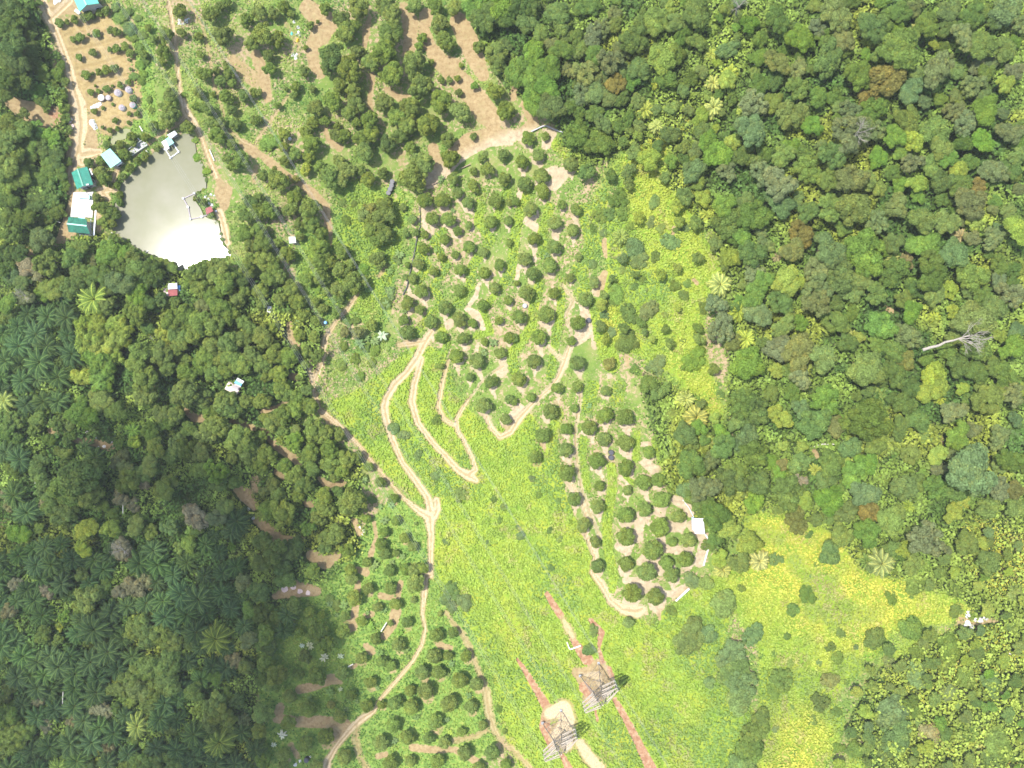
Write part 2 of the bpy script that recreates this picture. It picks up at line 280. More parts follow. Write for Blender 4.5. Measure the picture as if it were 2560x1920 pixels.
FRUIT = '''
A 1440,310,72 1425,450,70 1400,540,45 1570,285,46 1560,100,66 1735,470,42 1280,240,38 1330,340,46 1245,470,42 1475,830,70 1460,920,82 1480,1010,84 1430,1075,60 1770,640,75 1870,610,38 1955,570,40 1985,630,62 1910,700,55 2005,720,45 1720,800,52 1840,820,28 1960,840,65 2110,830,62 2195,800,40 2000,950,50 1790,940,65 1700,920,42 1830,1060,60 1910,1065,55 2035,1075,58 1880,1175,80 1625,1100,65 2005,1250,55 1960,1370,50 2085,1385,85 2010,1440,50 2190,1040,40 1930,310,92 1830,120,80 1960,30,50 1900,60,50 2140,180,70 2180,370,75 1720,320,44 1325,1090,50 1260,1185,45 1140,1180,45 1045,1250,48 1155,1240,34 1080,1330,55,g 1350,1280,34 1250,1350,44 1190,1390,38 1120,1455,42,g 1060,1530,40,g 1010,1600,36,g 770,1410,50 870,1390,44 870,1490,60 905,1550,66 970,1605,32,o 1050,1360,30,g 930,1260,44,g
E 835,45,44 880,60,28,o 830,130,44 900,140,60,g 960,185,70,g 900,255,60 950,260,56 1015,80,42,g 1020,20,38,g 1690,60,30,l 1760,90,34,g 1830,200,30,g
B 30,110,70 150,120,60 240,60,56 300,115,42 60,300,105 195,345,75 120,600,62,b 110,480,60,d 470,220,40 535,190,20 600,80,58 890,80,95 740,180,88 780,290,98 860,225,60 1120,50,100 1180,130,100 1160,290,112 1110,460,122 1000,540,90 880,450,68 655,490,125,d 620,590,70,d 820,600,120 430,410,28 420,620,55 345,750,50 330,820,40 262,770,22 490,770,38 190,910,36 20,800,40 20,1040,45 1370,50,80 1550,60,80 1720,60,82 1440,330,48 1410,400,42,b 1590,205,90 1640,360,96 1920,410,55 2080,470,110 2090,580,72 1370,560,118 1515,540,32 1180,650,118 1430,760,115 1600,880,108 1603,690,34 1670,690,34 1740,680,34 1770,565,26,y 1890,740,40,b 1755,800,38 2070,790,82 2160,960,90 2190,600,32 720,740,70 840,780,75 670,880,92 520,930,80 870,900,88 800,980,74 870,1060,50 490,1060,58 600,1050,52 1110,890,90 1330,930,98 1215,1020,95 1490,1080,105 1310,1080,88 1770,970,100,l 1660,1210,70 1880,1180,36 990,1050,90 1000,1150,80 910,1200,80 935,1310,92 690,1170,60 765,1180,66 700,1090,38 1340,1280,62 1250,1180,80,d 1130,1250,80,d 240,1160,60 440,1150,70 480,1250,90 240,1270,48 250,1385,55 340,1330,60 460,1360,62 430,1465,58,y 550,1440,60 640,1530,105 740,1560,78,l 790,1470,86 720,1390,60 905,1480,56 970,1550,70 60,1520,55 190,1560,110 345,1550,42,o 350,1645,48 1430,1420,118 1360,1540,128 1680,1370,90 1700,1540,60 1880,1480,40 1950,1370,44 2000,1460,70 2140,1340,60 2150,1550,65 1880,1610,60 1100,1500,56,d
F 30,170,80 20,60,60 120,160,85 300,150,78 330,50,70 470,140,108 370,280,58 480,280,80 560,360,68 385,390,40 190,440,48 30,340,78 60,450,88 270,540,74 540,480,88 600,560,58 740,510,74 825,620,54 550,600,84 650,610,56 715,670,68 790,690,56 830,790,104 440,755,70 570,740,78 710,840,72 930,775,62 610,860,44,l 725,935,44 80,590,96 150,650,88 120,740,86 205,740,76 40,860,78 310,830,78 210,930,68 360,950,80,l 510,950,52 580,1010,54 695,1040,60 410,1060,66 520,1110,52 770,1210,52,o 880,1210,62,o 1000,1150,56,l 380,1240,58 505,1250,60 440,1380,58 60,1250,108 140,1180,68 160,1400,98 290,1430,96 330,1370,56 430,1490,48 60,1490,88 200,1570,88 90,1590,58 380,1600,40 20,1380,58
F 1120,120,88 1060,220,96 1145,200,84 1000,285,78 945,200,76,l 1110,360,86 1050,425,70 1045,570,72 1080,625,52 990,340,66 990,150,66,o
J 60,150,88 230,50,88 290,90,78 350,120,76 470,190,80 250,260,94 330,220,88 150,330,88 90,300,66 225,400,68 220,480,48 340,490,84,b 500,390,106 600,430,88 720,430,68 470,600,96 640,560,98 640,690,88 780,650,86 880,630,58 750,740,78 690,805,54 40,460,66 100,600,98 50,700,78 340,780,88 420,870,88 370,960,68 150,870,68 70,930,58,l 200,960,78 230,1110,124 120,1080,96 590,960,86 600,1080,88 540,1160,78 690,1300,98 610,1330,78 830,1010,138 950,1160,48 790,1440,70 490,1610,74
'''
VALLEY = '''
A 60,60,110,d 150,170,110,d 50,240,100,d 230,60,90,d 250,270,100,d 120,380,110,d 60,480,100,d 260,440,90,d 160,560,100,d 50,660,100,d 170,700,90,d 60,800,80,d 290,560,80,d 330,30,40,g 310,140,60,t 380,300,46,l 400,480,46,g 370,620,80,g 490,480,40,g 490,640,60,g 550,700,50,g 530,560,40,g 330,780,70,b 450,760,60,g 520,820,60,g 560,930,50,g 360,870,60,d 400,930,46,d 570,1020,44,g 590,1120,40,g 200,1000,60,l 80,1090,110,l 190,1150,100,l 60,1230,100,l 300,1130,90,b 420,1190,100,b 260,1290,110,g 130,1330,110,l 220,1400,100,l 380,1300,100,d 480,1360,100,d 420,1450,100,g 540,1270,60,g 60,1450,110,l 180,1520,100,l 300,1560,100,g 520,1480,80,g 560,1590,60,g 80,1600,90,l 420,1600,90,g 590,1230,36,g 580,1400,44,d
E 90,60,90,g 140,110,60,b 30,200,80,l 200,220,90,g 300,80,100,d 450,60,90,g 480,150,80,d 100,330,100,d 400,200,80,d 360,410,108,t 250,150,70,d 540,190,40,l 60,520,88,d 170,540,80,d 50,650,80,d 100,720,78,t 200,790,88,t 60,950,90,b 230,650,84,n 340,720,76,n 430,590,126,l 350,620,76,b 500,740,76,l 630,580,88,g 690,490,78,l 650,680,86,l 640,830,106,g 780,850,70,g 430,840,96,l 370,890,66,b 490,910,50,l 230,900,80,r 780,720,88,g 920,530,106,b 1050,520,76,b 800,590,56,r 880,720,96,g 1010,620,84,g 1030,780,116,t 940,850,76,t 1180,560,76,l 1170,660,96,l 1330,680,104,d 1250,770,56,l 1310,760,92,d 1200,880,104,b 1250,960,92,g 1390,920,74,d 1400,610,56,l 1350,1010,48,g 1150,1050,104,l 1480,650,52,l 720,590,60,g
E 1720,680,98 1880,680,106 2050,740,106,d 1950,780,98 1750,830,96 1850,900,86 1640,790,52 2060,930,76 1900,1000,96 1740,1000,74,r 2110,850,58 1600,1080,106 1480,1110,88 1750,1130,106 1850,1150,96 1980,1060,96 2090,1120,66 1450,1230,88,y 1560,1230,96,l 1680,1220,86 1530,1340,78,l 1250,1400,116 1400,1400,96 1180,1480,86 1300,1490,56,o 1250,1600,116 1450,1520,78 1850,1330,88 1780,1430,88 1980,1310,98 2110,1270,76 2160,1190,74 2000,1430,86 1900,1440,76 1850,1560,76 1740,1500,78,b 1620,1560,88 1940,1550,70 2100,1500,96 2180,1400,76 2140,680,66 2150,590,58,l 2180,100,76,g 2130,210,66,g 2100,350,76,g 2170,470,56 1600,1440,70,l 1160,880,40,b
I 1250,80,108,l 1400,260,86,l 1600,80,116 1750,120,88 1950,150,100,m 2000,225,98 1820,245,66 2130,150,66 1530,270,78 1630,390,68,l 1430,330,78,g 2080,480,116 2150,570,106 1800,420,98 1880,360,106 1600,560,98,g 1720,760,88,l 1850,740,116,b 1900,860,80,l 1550,480,86,l 1740,600,86,l 1480,590,86,l 720,160,66,b 680,250,98,b 760,310,108,b 860,150,106,l 900,20,86,b 1000,250,100,d 330,300,66,l 300,390,56,l 1170,500,56,y 700,800,180,m 600,910,140,m 770,950,110,m 650,740,86 560,1130,116,l 1300,700,86,l 1420,920,88,l 1480,840,76,l 900,1060,56,l 760,1250,104,y 960,1250,78,y 1170,1230,86,l 1300,1290,76,l 1450,1240,84,t 1850,1160,92,r 1950,1050,76,l 160,1290,96,b 340,1240,56,l 1550,1410,56,l 2010,1420,46,b 1000,690,64,r 1080,740,76,r 720,1420,76,y 1020,520,50,b 1300,430,90,g 1350,540,90,l 120,330,90,g 60,420,80,g 420,480,60,g 500,330,70,g 150,460,60,g 590,470,60,g 1060,620,60,r 440,1080,60,l 860,820,60,d 380,1020,50,n
J 60,1360,88,d 150,1450,108,d 280,1450,98,d 200,1560,98,d 350,1380,74,d 590,1410,56,l 40,1560,88,d
N 540,490,88 610,590,74 385,480,46 530,860,78 370,850,48 430,690,58 190,850,86 140,930,76 80,750,70 90,500,86 340,250,72 60,1180,88 30,1330,66 60,1600,66 120,620,70,d 60,900,66,d 240,1640,50 30,330,80,d 180,350,60,d 20,140,90,d 250,20,90,d
M 1680,1000,88,g 570,330,60,b 520,440,40,y 380,500,78,g 500,560,58,g 2140,290,78,b 2100,60,70,r 2150,560,80,r 2050,1080,70,d 1850,880,70,g 1960,1000,60,g 2120,1250,60,r
'''
JUNGLE = '''
B 1900,50,98,b 2000,150,116,g 2130,60,108,b 2160,170,86,d 1970,260,78,g
C 50,60,100,d 170,60,80,g 130,210,80,l 400,110,90,l 250,290,60,l 180,480,100,b 310,580,108,b 60,620,106,b 200,700,108,b 330,760,108,b 180,860,98,b 330,930,106,d 440,220,78,l 650,60,98,g 900,130,68,o 800,240,78,r 700,310,88,r 430,440,88,g 350,380,48,r 720,470,78,g 860,520,106,r 1050,330,116,g 950,430,86,r 640,610,106,r 500,610,68,r 720,620,32,y 830,570,86,g 960,620,68,t 1100,600,88,t 880,730,88,O 1040,720,76,b 730,800,88,t 600,860,106,r 540,930,78,g 840,860,58,l 950,850,58,g 700,980,68,g 800,1080,78,t 560,1160,98,g 1010,1030,55,g 750,1250,106,g 1300,500,116,y 1250,200,106,l 1120,180,78,l 1350,90,58,y 1600,100,108,g 1850,80,78,r 1420,200,78,l 1600,370,88,g 1450,350,68,g 1420,470,78,g 1870,420,122,t 2050,230,120,b 2130,480,78,b 2140,350,58,g 1860,700,108,r 1380,930,78,g 1360,1160,88,t 1415,1185,34,y 1250,950,68,g 1620,1020,88,g 1650,1130,88,g 2050,1130,126,t 1780,1300,128,b 1700,1250,98,b 1905,1230,58,y 2090,900,106,r 1900,870,58,g 2150,720,78,g 1190,1400,116,r 1380,1410,70,b 1050,1310,88,g 850,1510,68,d 1560,1480,106,t 1870,1500,86,r 2010,1330,88,g 2170,1330,58,g 2150,1530,96,r 1500,1380,58,g 1000,1480,86,g 650,1480,58,g 1530,960,68,g 1560,680,88,g 1480,780,78,l 1640,620,78,g 1330,680,78,g 1090,1170,60,y 1480,1270,60,l 560,330,60,l 1080,860,60,l
D 80,180,98,g 270,340,110,b 580,130,128,l 430,240,68,r 480,330,78,g 880,220,128,t 650,350,88,o 1110,110,98,g 1010,190,78,l 1150,410,150,g 1000,450,116,g 1370,210,88,g 1270,60,78,r 1433,390,38,y 510,500,128,t 100,550,106,o 250,750,88,l 260,600,78,r 780,660,116,g 1000,700,128,O 870,840,86,O 1240,780,98,t 1340,870,58,t 1480,860,48,g 1460,600,124,r 1700,330,106,r 1560,250,78,g 1750,130,106,g 2050,100,106,t 2180,200,78,r 1850,400,106,g 2050,430,88,g 1560,90,88,t 2030,720,78,y 1880,630,68,l 1780,730,98,r 2100,620,78,r 1900,960,118,b 430,850,78,b 550,850,78,g 40,880,78,l 210,1000,118,l 400,1100,88,b 700,950,78,r 880,980,116,g 700,1200,160,r 900,1130,98,r 550,1330,106,t 1080,1200,98,b 1240,1220,78,y 1200,1030,98,l 1140,1310,58,b 1440,1150,118,l 1500,1290,86,l 1700,1080,98,r 1850,1210,88,b 1680,1230,78,g 2070,1150,106,r 950,1370,78,b 1080,1480,68,g 1260,1400,88,r 1410,1430,78,l 1550,1370,78,b 1740,1410,68,g 1950,1480,106,r 2100,1450,78,g 60,1580,140,r 330,1480,106,l 500,1560,98,l 720,1540,106,o 850,1560,78,l 1260,1590,80,y 1140,1600,58,b 1820,1600,60,O 1500,1560,88,g 1650,1600,88,l 120,1350,88,l 200,1260,58,b 300,1330,58,g 2160,1350,78,l 1600,960,78,r 60,690,68,g
G 1850,100,98,b 1500,40,78,r 1650,50,78,y 2100,200,116,g 1850,270,116,g 2010,380,88,b 2080,520,106,t 1900,550,106,t 1830,620,58,t 2080,900,88,b 2130,1060,106,t 2170,760,88,b 2000,90,78,t 1760,450,68,g 2100,700,78,r 1780,960,108,r 1800,1180,126,r 1900,1310,78,o 2040,1480,126,b 1740,1530,50,g
H 80,100,116,t 350,180,88,g 300,380,112,O 210,500,92,o 550,130,106,l 720,150,126,l 660,290,78,l 930,270,86,r 500,480,136,t 850,530,156,b 1100,100,106,r 1330,250,98,l 1330,480,126,b 1300,30,58,b 1100,430,88,t 1720,80,136,o 1550,270,96,l 1780,270,78,y 2150,330,118,y 1950,420,98,r 1600,530,106,t 1420,620,106,g 1190,600,66,n 1070,700,116,g 610,740,116,t 430,660,126,r 160,780,108,y 450,850,126,r 810,750,88,l 750,860,88,l 940,870,84,g 1400,760,126,g 1270,830,98,g 1430,900,78,l 1580,840,78,y 1640,600,78,b 1770,720,116,l 2000,660,88,g 2130,660,68,g 1990,770,58,r 2090,880,98,r 1950,1010,98,l 1850,900,78,g 1170,930,68,l 1250,1050,88,b 980,1150,106,b 600,1130,116,g 720,1040,58,g 130,970,106,g 380,970,116,r 130,1150,88,l 280,1120,58,b 270,1390,136,o 470,1440,106,l 80,1320,116,r 190,1540,58,l 690,1310,78,g 930,1310,68,l 1200,1240,106,r 1090,1370,88,g 1200,1440,78,o 860,1530,136,l 1080,1560,98,g 1420,1600,98,y 1550,1380,78,l 1760,1100,140,l 1800,1350,106,g 2080,1360,106,b 2150,1220,78,t 1950,1490,78,l 1640,1500,88,g 1800,1560,88,g 2050,1560,98,g 300,1610,96,r
K 1490,430,88,t 1620,370,78,b 1800,430,78,b 1810,560,108,g 1970,180,106,g 2090,220,116,g 1960,330,88,t 2010,480,106,t 1550,700,108,g 1700,700,88,r 1680,880,126,r 1510,940,88,t 1620,1000,116,g 1900,830,116,g 1950,750,78,l 2130,850,88,t 2090,1020,88,b 1760,1130,108,g 1875,1240,100,y 1750,1350,58,g 2050,1370,106,g 1800,1490,88,g 1960,1540,98,t 2100,600,98,g
L 220,80,78,g 510,140,116,b 880,270,180,g 760,330,108,g 60,240,66,y 140,310,88,y 280,220,78,t 400,330,116,g 560,350,86,o 130,530,40,y 290,540,38,y 120,690,56,O 270,690,78,l 280,830,66,n 540,680,98,l 700,550,88,t 850,680,88,b 740,790,98,b 500,830,78,l 180,940,116,g 310,1010,88,g 530,1010,108,b 240,1190,116,o 850,930,116,t 870,1110,88,O 690,1100,88,l 1050,1170,106,l 860,1310,116,b 640,1300,106,g 540,1470,108,t 1250,40,78,d 1430,50,108,y 1930,110,136,l 2120,110,98,r 1640,420,108,b 1470,610,78,y 1760,740,180,t 1470,720,58,r 1620,220,106,r 1180,180,88,g 1290,320,88,g 1250,600,88,l 1160,900,98,l 1450,880,98,g 1600,900,88,g 1900,1060,98,r 1580,1130,98,g 1370,1350,136,r 1180,1420,60,y 1720,1380,106,t 1900,1530,106,t 1240,1560,98,r 2100,650,98,g 2000,480,98,r 1990,900,88,r 2130,900,78,o 2150,1060,88,g 930,480,98,l
'''
BUSH = '''
F 750,90,34,g 850,100,30,g 780,240,44,g 1230,590,46,t 920,680,56,b 880,830,40,g 1170,880,60,t 1120,960,50,g 780,1110,44,g 860,1110,40,g 1100,1250,50,g 930,1350,50,g 1030,1370,46,g 760,1330,40,g 860,1440,44,g 1000,1480,40,g 750,1500,40,g 900,1590,44,g 1570,1500,26,g 1970,1390,36,t 520,830,46,b
B 110,1230,74,b 180,1220,50,b 1260,1570,40,g 1980,1330,30,t
A 1100,120,50,t 1190,160,34,g 1150,330,40,g 1230,300,40,g 1120,260,60,t 1200,420,44,g 1250,500,50,g 1160,660,40,g 1220,700,34,g 1290,860,30,g 1440,650,22,g 1000,60,40,t 1030,150,44,t 1210,560,42,b 1240,640,34,b 1500,700,30,g 1590,820,26,g 1200,950,20,t 1310,950,26,g 1400,1200,26,b 1690,1210,30,b 1700,1350,40,b 1780,1480,36,b
G 1365,430,82,t 900,880,78,b 870,830,58,g 1000,1290,98,g 1010,1050,88,g 1180,1020,88,r 1060,480,88,t 900,70,98,g 760,200,66,g 1130,760,35,g 1520,790,38,g 1475,1290,28,g 1570,1440,108,b 1250,1480,98,t 1080,1540,58,g 1430,330,36,g 1660,1010,56,g 1100,590,78,t 1240,560,48,g 850,200,60,t 960,180,60,g 700,620,40,t 700,1000,30,g 870,940,50,g 1290,300,50,l 1230,80,60,l
K 1450,580,68,g 1400,250,86,l 1330,180,60,l 1420,430,60,l 1400,560,50,l 1470,860,60,g 2010,60,60,b 1580,120,44,b 1630,560,60,l 1350,640,46,y 1640,650,60,g 1640,1120,50,g 1700,1230,50,g 1700,1400,60,g 2000,900,78,l 80,1310,40,t 330,1260,34,g 410,1340,30,t 340,1590,34,t 180,820,34,t 230,960,30,g 400,1010,26,t 50,1240,26,t
J 1560,300,50,g 1400,610,44,t 1550,800,40,t 1770,960,60,t 2060,990,32,g 2140,1060,30,t 2110,1170,30,g 1640,1360,36,t 2010,1370,30,t 1280,440,50,t 1190,380,50,t 930,830,46,g 1000,1000,40,g
N 1700,130,80,t 1800,220,70,t 1640,200,50,t 2110,1150,40,g 700,250,44,g 640,200,40,g 1690,260,50,t
O 1530,520,150,t 1690,510,78,t 1830,230,118,t 2080,510,98,t 1890,690,128,t 1930,830,140,t 1980,960,140,t 1960,1080,118,t 2090,1350,116,d 2050,1480,118,d 1980,1620,108,t 1560,40,78,t 1380,300,46,g 970,900,46,g 2150,1250,98,g 1680,60,68,l 1980,100,38,g 1240,400,28,g 1700,920,50,t 660,640,60,t 700,470,50,t
P 345,160,78,g 1060,190,58,g 910,540,93,g 1240,450,98,g 630,495,48,g 210,290,56,g 1280,850,108,t 530,900,78,o 600,700,56,g 1280,60,98,g 1570,610,116,g 1810,670,68,d 1940,700,68,g 1620,300,58,g 1640,130,78,g 1080,1170,150,t 1100,1370,168,t 1000,1500,116,t 620,1480,58,g 430,1080,88,d 750,1500,78,g 1400,1350,100,n 1550,1010,78,r 1950,950,116,t 1700,880,98,l 1830,1240,98,d 1740,1340,88,g 1970,1420,116,l 2100,1530,106,g 1950,1590,106,g 2150,150,78,l 2130,420,88,g 1340,600,58,l 1290,680,78,g 120,900,98,g 40,1000,68,g 380,1240,48,g 590,1180,48,g 1050,740,58,r 1550,760,88,l 530,620,50,g
L 80,1510,66,t 360,1300,40,g 1000,820,58,l 980,110,88,l 2140,480,78,t 2180,380,48,b 1100,540,88,l 1400,440,88,l 1900,830,50,g 1300,1000,88,l 1680,1010,88,y 1280,1310,58,o 1550,1390,48,g 1350,1600,78,b 1490,130,66,y
'''
SAPLING = '''
A 515,195,40 580,190,26,l 645,170,38 730,150,38 775,130,46 855,110,34 915,90,40 635,345,30 700,325,40 770,300,16 830,290,38 960,270,35 1010,275,38 690,495,32 808,460,36 948,430,24 1010,415,38 1080,400,40 1120,460,38 1115,515,16 745,645,42 800,635,16 858,625,34 925,610,42 990,595,38 1130,600,18 790,800,32 850,785,22 920,765,34 972,745,14 1040,735,32 1110,715,28 825,740,14 820,965,30 890,935,18 995,1040,28 890,1100,18 1160,850,36 1185,990,28 1120,985,22 975,900,16 950,1130,26 1010,1110,24 1110,1060,20
C 320,1190,10
'''
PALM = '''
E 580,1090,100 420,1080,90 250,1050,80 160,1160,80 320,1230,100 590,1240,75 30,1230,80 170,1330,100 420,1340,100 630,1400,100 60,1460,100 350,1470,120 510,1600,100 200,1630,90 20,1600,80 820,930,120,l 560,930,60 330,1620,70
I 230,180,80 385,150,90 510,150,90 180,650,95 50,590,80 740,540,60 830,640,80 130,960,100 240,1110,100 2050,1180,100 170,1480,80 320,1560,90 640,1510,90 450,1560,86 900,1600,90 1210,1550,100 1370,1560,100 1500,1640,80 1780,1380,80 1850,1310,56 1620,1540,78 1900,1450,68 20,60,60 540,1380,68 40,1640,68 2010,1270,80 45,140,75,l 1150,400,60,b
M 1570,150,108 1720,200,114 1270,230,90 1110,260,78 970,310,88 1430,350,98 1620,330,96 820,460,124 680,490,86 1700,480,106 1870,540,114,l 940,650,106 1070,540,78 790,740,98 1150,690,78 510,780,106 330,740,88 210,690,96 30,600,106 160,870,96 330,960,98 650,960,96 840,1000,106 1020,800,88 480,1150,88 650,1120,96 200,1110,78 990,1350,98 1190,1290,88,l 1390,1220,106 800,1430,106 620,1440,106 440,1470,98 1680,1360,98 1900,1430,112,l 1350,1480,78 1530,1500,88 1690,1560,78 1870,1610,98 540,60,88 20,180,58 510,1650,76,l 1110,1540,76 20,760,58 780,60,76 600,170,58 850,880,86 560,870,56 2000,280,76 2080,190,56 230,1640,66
'''
BAMBOO = '''
E 760,1180,90 850,1180,90 800,1280,108 1000,1110,78 1080,1200,88 990,1280,88 880,1350,98 1080,1300,68 1000,1390,78 850,1440,98,b 900,1520,108,b 870,1610,98,b 720,1590,78 960,1450,78,b
I 540,600,68 380,640,58 330,760,78 400,920,78 450,1000,88 1100,850,98 1250,880,56,n 1050,960,68,n 1170,1030,58,n 1700,1130,100,n 1050,1420,78,n 1080,1480,60,n 50,950,46,n 80,1050,46,n 50,1190,40,n 1240,780,70 
M 1230,400,90 1280,530,98 1180,470,78 1400,500,88 1500,580,78 1330,780,108 1480,760,98 1450,900,108 1250,830,78 1120,860,88 1050,960,88 1200,980,98 1350,980,88 1150,1080,68 1300,1090,78 800,170,108,y 730,240,78,y 860,120,68,y 50,1200,98 100,1350,108 220,1330,78 150,1430,88 50,1480,68 100,950,58 60,1030,50 1850,1100,98 1950,1200,108 1800,1230,88 2000,1300,68 1480,1300,56,y 1230,1600,78 1100,1620,78 1370,1580,58 1500,1620,78 1180,80,88,n 1050,140,58,n 1260,40,68,n 410,130,60,n 100,300,68,n 140,60,58,n 900,1140,78,n 420,1280,58,n 620,1250,48,n 340,1080,48,n 2030,720,68,n 960,1470,58,n
'''
WILD = '''
C 1740,930,92,Y 1740,720,74,Y 1250,1090,66,Y 2000,980,64,y 1150,950,84,y 1230,720,46,y 1720,470,60,y 1880,640,80,y 180,470,60,y
D 1280,260,64,Y 860,560,40,y
G 940,390,74,l 1800,800,104,Y 1950,1030,92,y 2020,1270,84,y 1720,380,50,Y 1680,190,60,y
H 1660,380,70,n 1070,570,60,Y 730,1250,66,Y 1440,1090,60,y 80,560,50,n 1840,800,50,y
K 1500,130,80,Y 1590,290,108,Y 1700,490,60,Y 2140,1530,92,Y 1820,1600,80,Y 1860,1070,70,y 1540,320,60,Y
L 980,1550,122,Y 850,1530,78,l 1490,130,50,y 410,740,60,y 1210,1060,60,y
P 1620,1380,40,y
'''
BANANA = '''
N 760,250,55,t 1070,660,50,t 1290,640,50,t 1110,290,40,t 700,340,28,t 640,240,40,t 1240,490,40,b 980,400,42,b 1140,880,34,t 470,1060,40,t 640,1000,56,t 1690,760,40,t 1660,850,36,t 1840,1030,40,t 1390,1220,36,t 1650,1240,36,t 960,320,30,t 1310,700,30,t 155,1455,32,w 470,600,44,w 590,700,50,w 730,690,36,w 730,975,26,w 400,600,30,w 1000,440,40,b 230,1370,50,w 500,410,40,t 1050,970,30,t 870,1080,30,t 1200,1420,40,t 1700,700,30,y 1680,1350,30,y 780,1150,36,t
J 1110,1180,50,t 1270,1490,40,t 1030,1560,50,t 1170,1540,36,t 1170,1040,44,t 1070,1060,36,t 1000,1590,40,t 940,830,40,t
F 1160,860,46,t 1090,1240,60,w 900,1310,60,t 1130,970,46,t 370,1140,50,t 960,840,40,t 1240,540,50,t 1160,690,40,t 2050,1300,50,t 1970,1390,40,t 330,630,30,t 1030,1290,50,t 960,1260,40,t 1280,1030,36,t 1700,160,30,t 2110,110,26,t 1290,320,24,t
K 670,185,36,t 1290,1290,24,t 680,280,26,t
B 1600,1540,40,t 700,1450,24,t 1590,1570,30,t
G 300,550,40,t 130,1300,20,t
'''
LAB_COL = {'g': 'mid-green', 'd': 'dark green', 'b': 'bright green', 'l': 'olive-green', 'y': 'yellow-green', 'O': 'orange-brown', 'o': 'brownish olive',
           't': 'bluish green', 'r': 'greyish green', 'n': 'straw-coloured', 'm': 'deep olive', 'Y': 'pale yellow', 'w': 'withered white', 'x': 'dark'}
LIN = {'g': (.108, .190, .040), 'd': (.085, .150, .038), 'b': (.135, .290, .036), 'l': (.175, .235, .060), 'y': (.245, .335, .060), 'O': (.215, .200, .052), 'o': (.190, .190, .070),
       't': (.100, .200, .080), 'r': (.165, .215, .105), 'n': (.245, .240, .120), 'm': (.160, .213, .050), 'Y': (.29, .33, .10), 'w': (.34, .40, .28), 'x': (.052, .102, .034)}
for k_ in 'gdbltromy':
    LIN[k_] = (LIN[k_][0]*(.94 if k_ in 'ml' else 1.04), LIN[k_][1]*(1.03 if k_ in 'ml' else 1), LIN[k_][2]*.95)
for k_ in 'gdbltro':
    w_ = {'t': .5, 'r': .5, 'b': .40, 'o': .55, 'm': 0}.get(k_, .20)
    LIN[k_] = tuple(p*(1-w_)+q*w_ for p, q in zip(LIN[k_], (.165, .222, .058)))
def parse(s, default, tag):
    out = []; t = None
    for w in s.split():
        if w.isalpha(): t = w; continue
        p = w.split(',')
        x, y = tp(t, float(p[0]), float(p[1]))
        out.append(dict(x=x, y=y, r=float(p[2])/TS, c=(p[3] if len(p) > 3 else default), k=tag))
    return out
orchard = parse(ORCHARD, 'm', 'orchard_tree')
fruit = parse(FRUIT, 'm', 'fruit_tree')
valley = parse(VALLEY, 'm', 'valley_tree')
jungle = parse(JUNGLE, 'g', 'forest_tree')
under = [t for t in jungle if t['r']*TS <= 62]; jungle = [t for t in jungle if t['r']*TS > 62]
bush = parse(BUSH, 'g', 'bush')
sapl = parse(SAPLING, 'm', 'sapling')
palm = parse(PALM, 'x', 'oil_palm')
bamboo = parse(BAMBOO, 'y', 'bamboo_clump')
for t in bamboo:
    if t['y'] > 960 and t['c'] == 'y': t['c'] = 'l'
wild = parse(WILD, 'y', 'wild_palm')
banana = parse(BANANA, 't', 'banana_plant')

# trees that close the gaps of the survey: palms, valley trees and understorey, each kept clear of its neighbours
def inpoly(p, x, y):
    k = False
    for i in range(len(p)):
        (x1, y1), (x2, y2) = p[i], p[i-1]
        if (y1 > y) != (y2 > y) and x < (x2-x1)*(y-y1)/(y2-y1)+x1: k = not k
    return k
def fill(lst, poly, rr, cols, n, kf, tag_, others, seed):
    g = random.Random(seed); tot = 0; al = [t for o in others for t in o]
    for _ in range(n*60):
        if tot >= n: break
        x, y, r = g.uniform(-10, 2570), g.uniform(-10, 1930), g.uniform(*rr)
        if not inpoly(poly, x, y) or float(samp(np.maximum(mT, mS), x, y)) > .3 or float(samp(m_pond, x, y)) > .1: continue
        if any((t['x']-x)**2+(t['y']-y)**2 < (kf*(t['r']+r))**2 for t in al): continue
        t = dict(x=x, y=y, r=r, c=g.choice(cols), k=tag_); lst.append(t); al.append(t); tot += 1
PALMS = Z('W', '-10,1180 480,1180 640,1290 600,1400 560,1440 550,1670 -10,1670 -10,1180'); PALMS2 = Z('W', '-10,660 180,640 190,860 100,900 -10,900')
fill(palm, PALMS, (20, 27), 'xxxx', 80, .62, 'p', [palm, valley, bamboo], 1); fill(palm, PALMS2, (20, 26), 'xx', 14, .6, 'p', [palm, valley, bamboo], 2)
fill(valley, LFOR, (13, 22), 'gglldm', 38, .66, 'v', [valley, fruit, palm, bamboo, orchard], 3)
fill(under, RFOR, (11, 19), 'gggllrbyt', 190, .66, 'u', [under, jungle, orchard, bush, fruit], 4)
fill(bush, YEL1, (5, 15), 'glgtr', 16, .9, 'bush', [bush, jungle, under, wild], 6); fill(under, YEL1, (9, 17), 'glgty', 40, .8, 'u', [bush, jungle, under, wild, orchard], 16); fill(bush, YEL5, (7, 16), 'glgb', 20, .8, 'bush', [bush, jungle, under, wild], 7); fill(bush, YEL2, (5, 12), 'glt', 14, .9, 'bush', [bush, jungle, under, wild], 8); fill(bush, YEL4, (7, 17), 'gltd', 14, .8, 'bush', [bush, jungle, under, wild], 9); fill(under, YEL4, (9, 18), 'gltgbd', 60, .8, 'u', [bush, jungle, under, wild], 19)
for t in jungle+under:
    if float(samp(m_ylb, t['x'], t['y'])) > .16:
        t['r'] *= .66 if inpoly(YEL5, t['x'], t['y']) else .84
        if t['c'] in 'gdrt' and rnd.random() < .75: t['c'] = rnd.choice('lly')
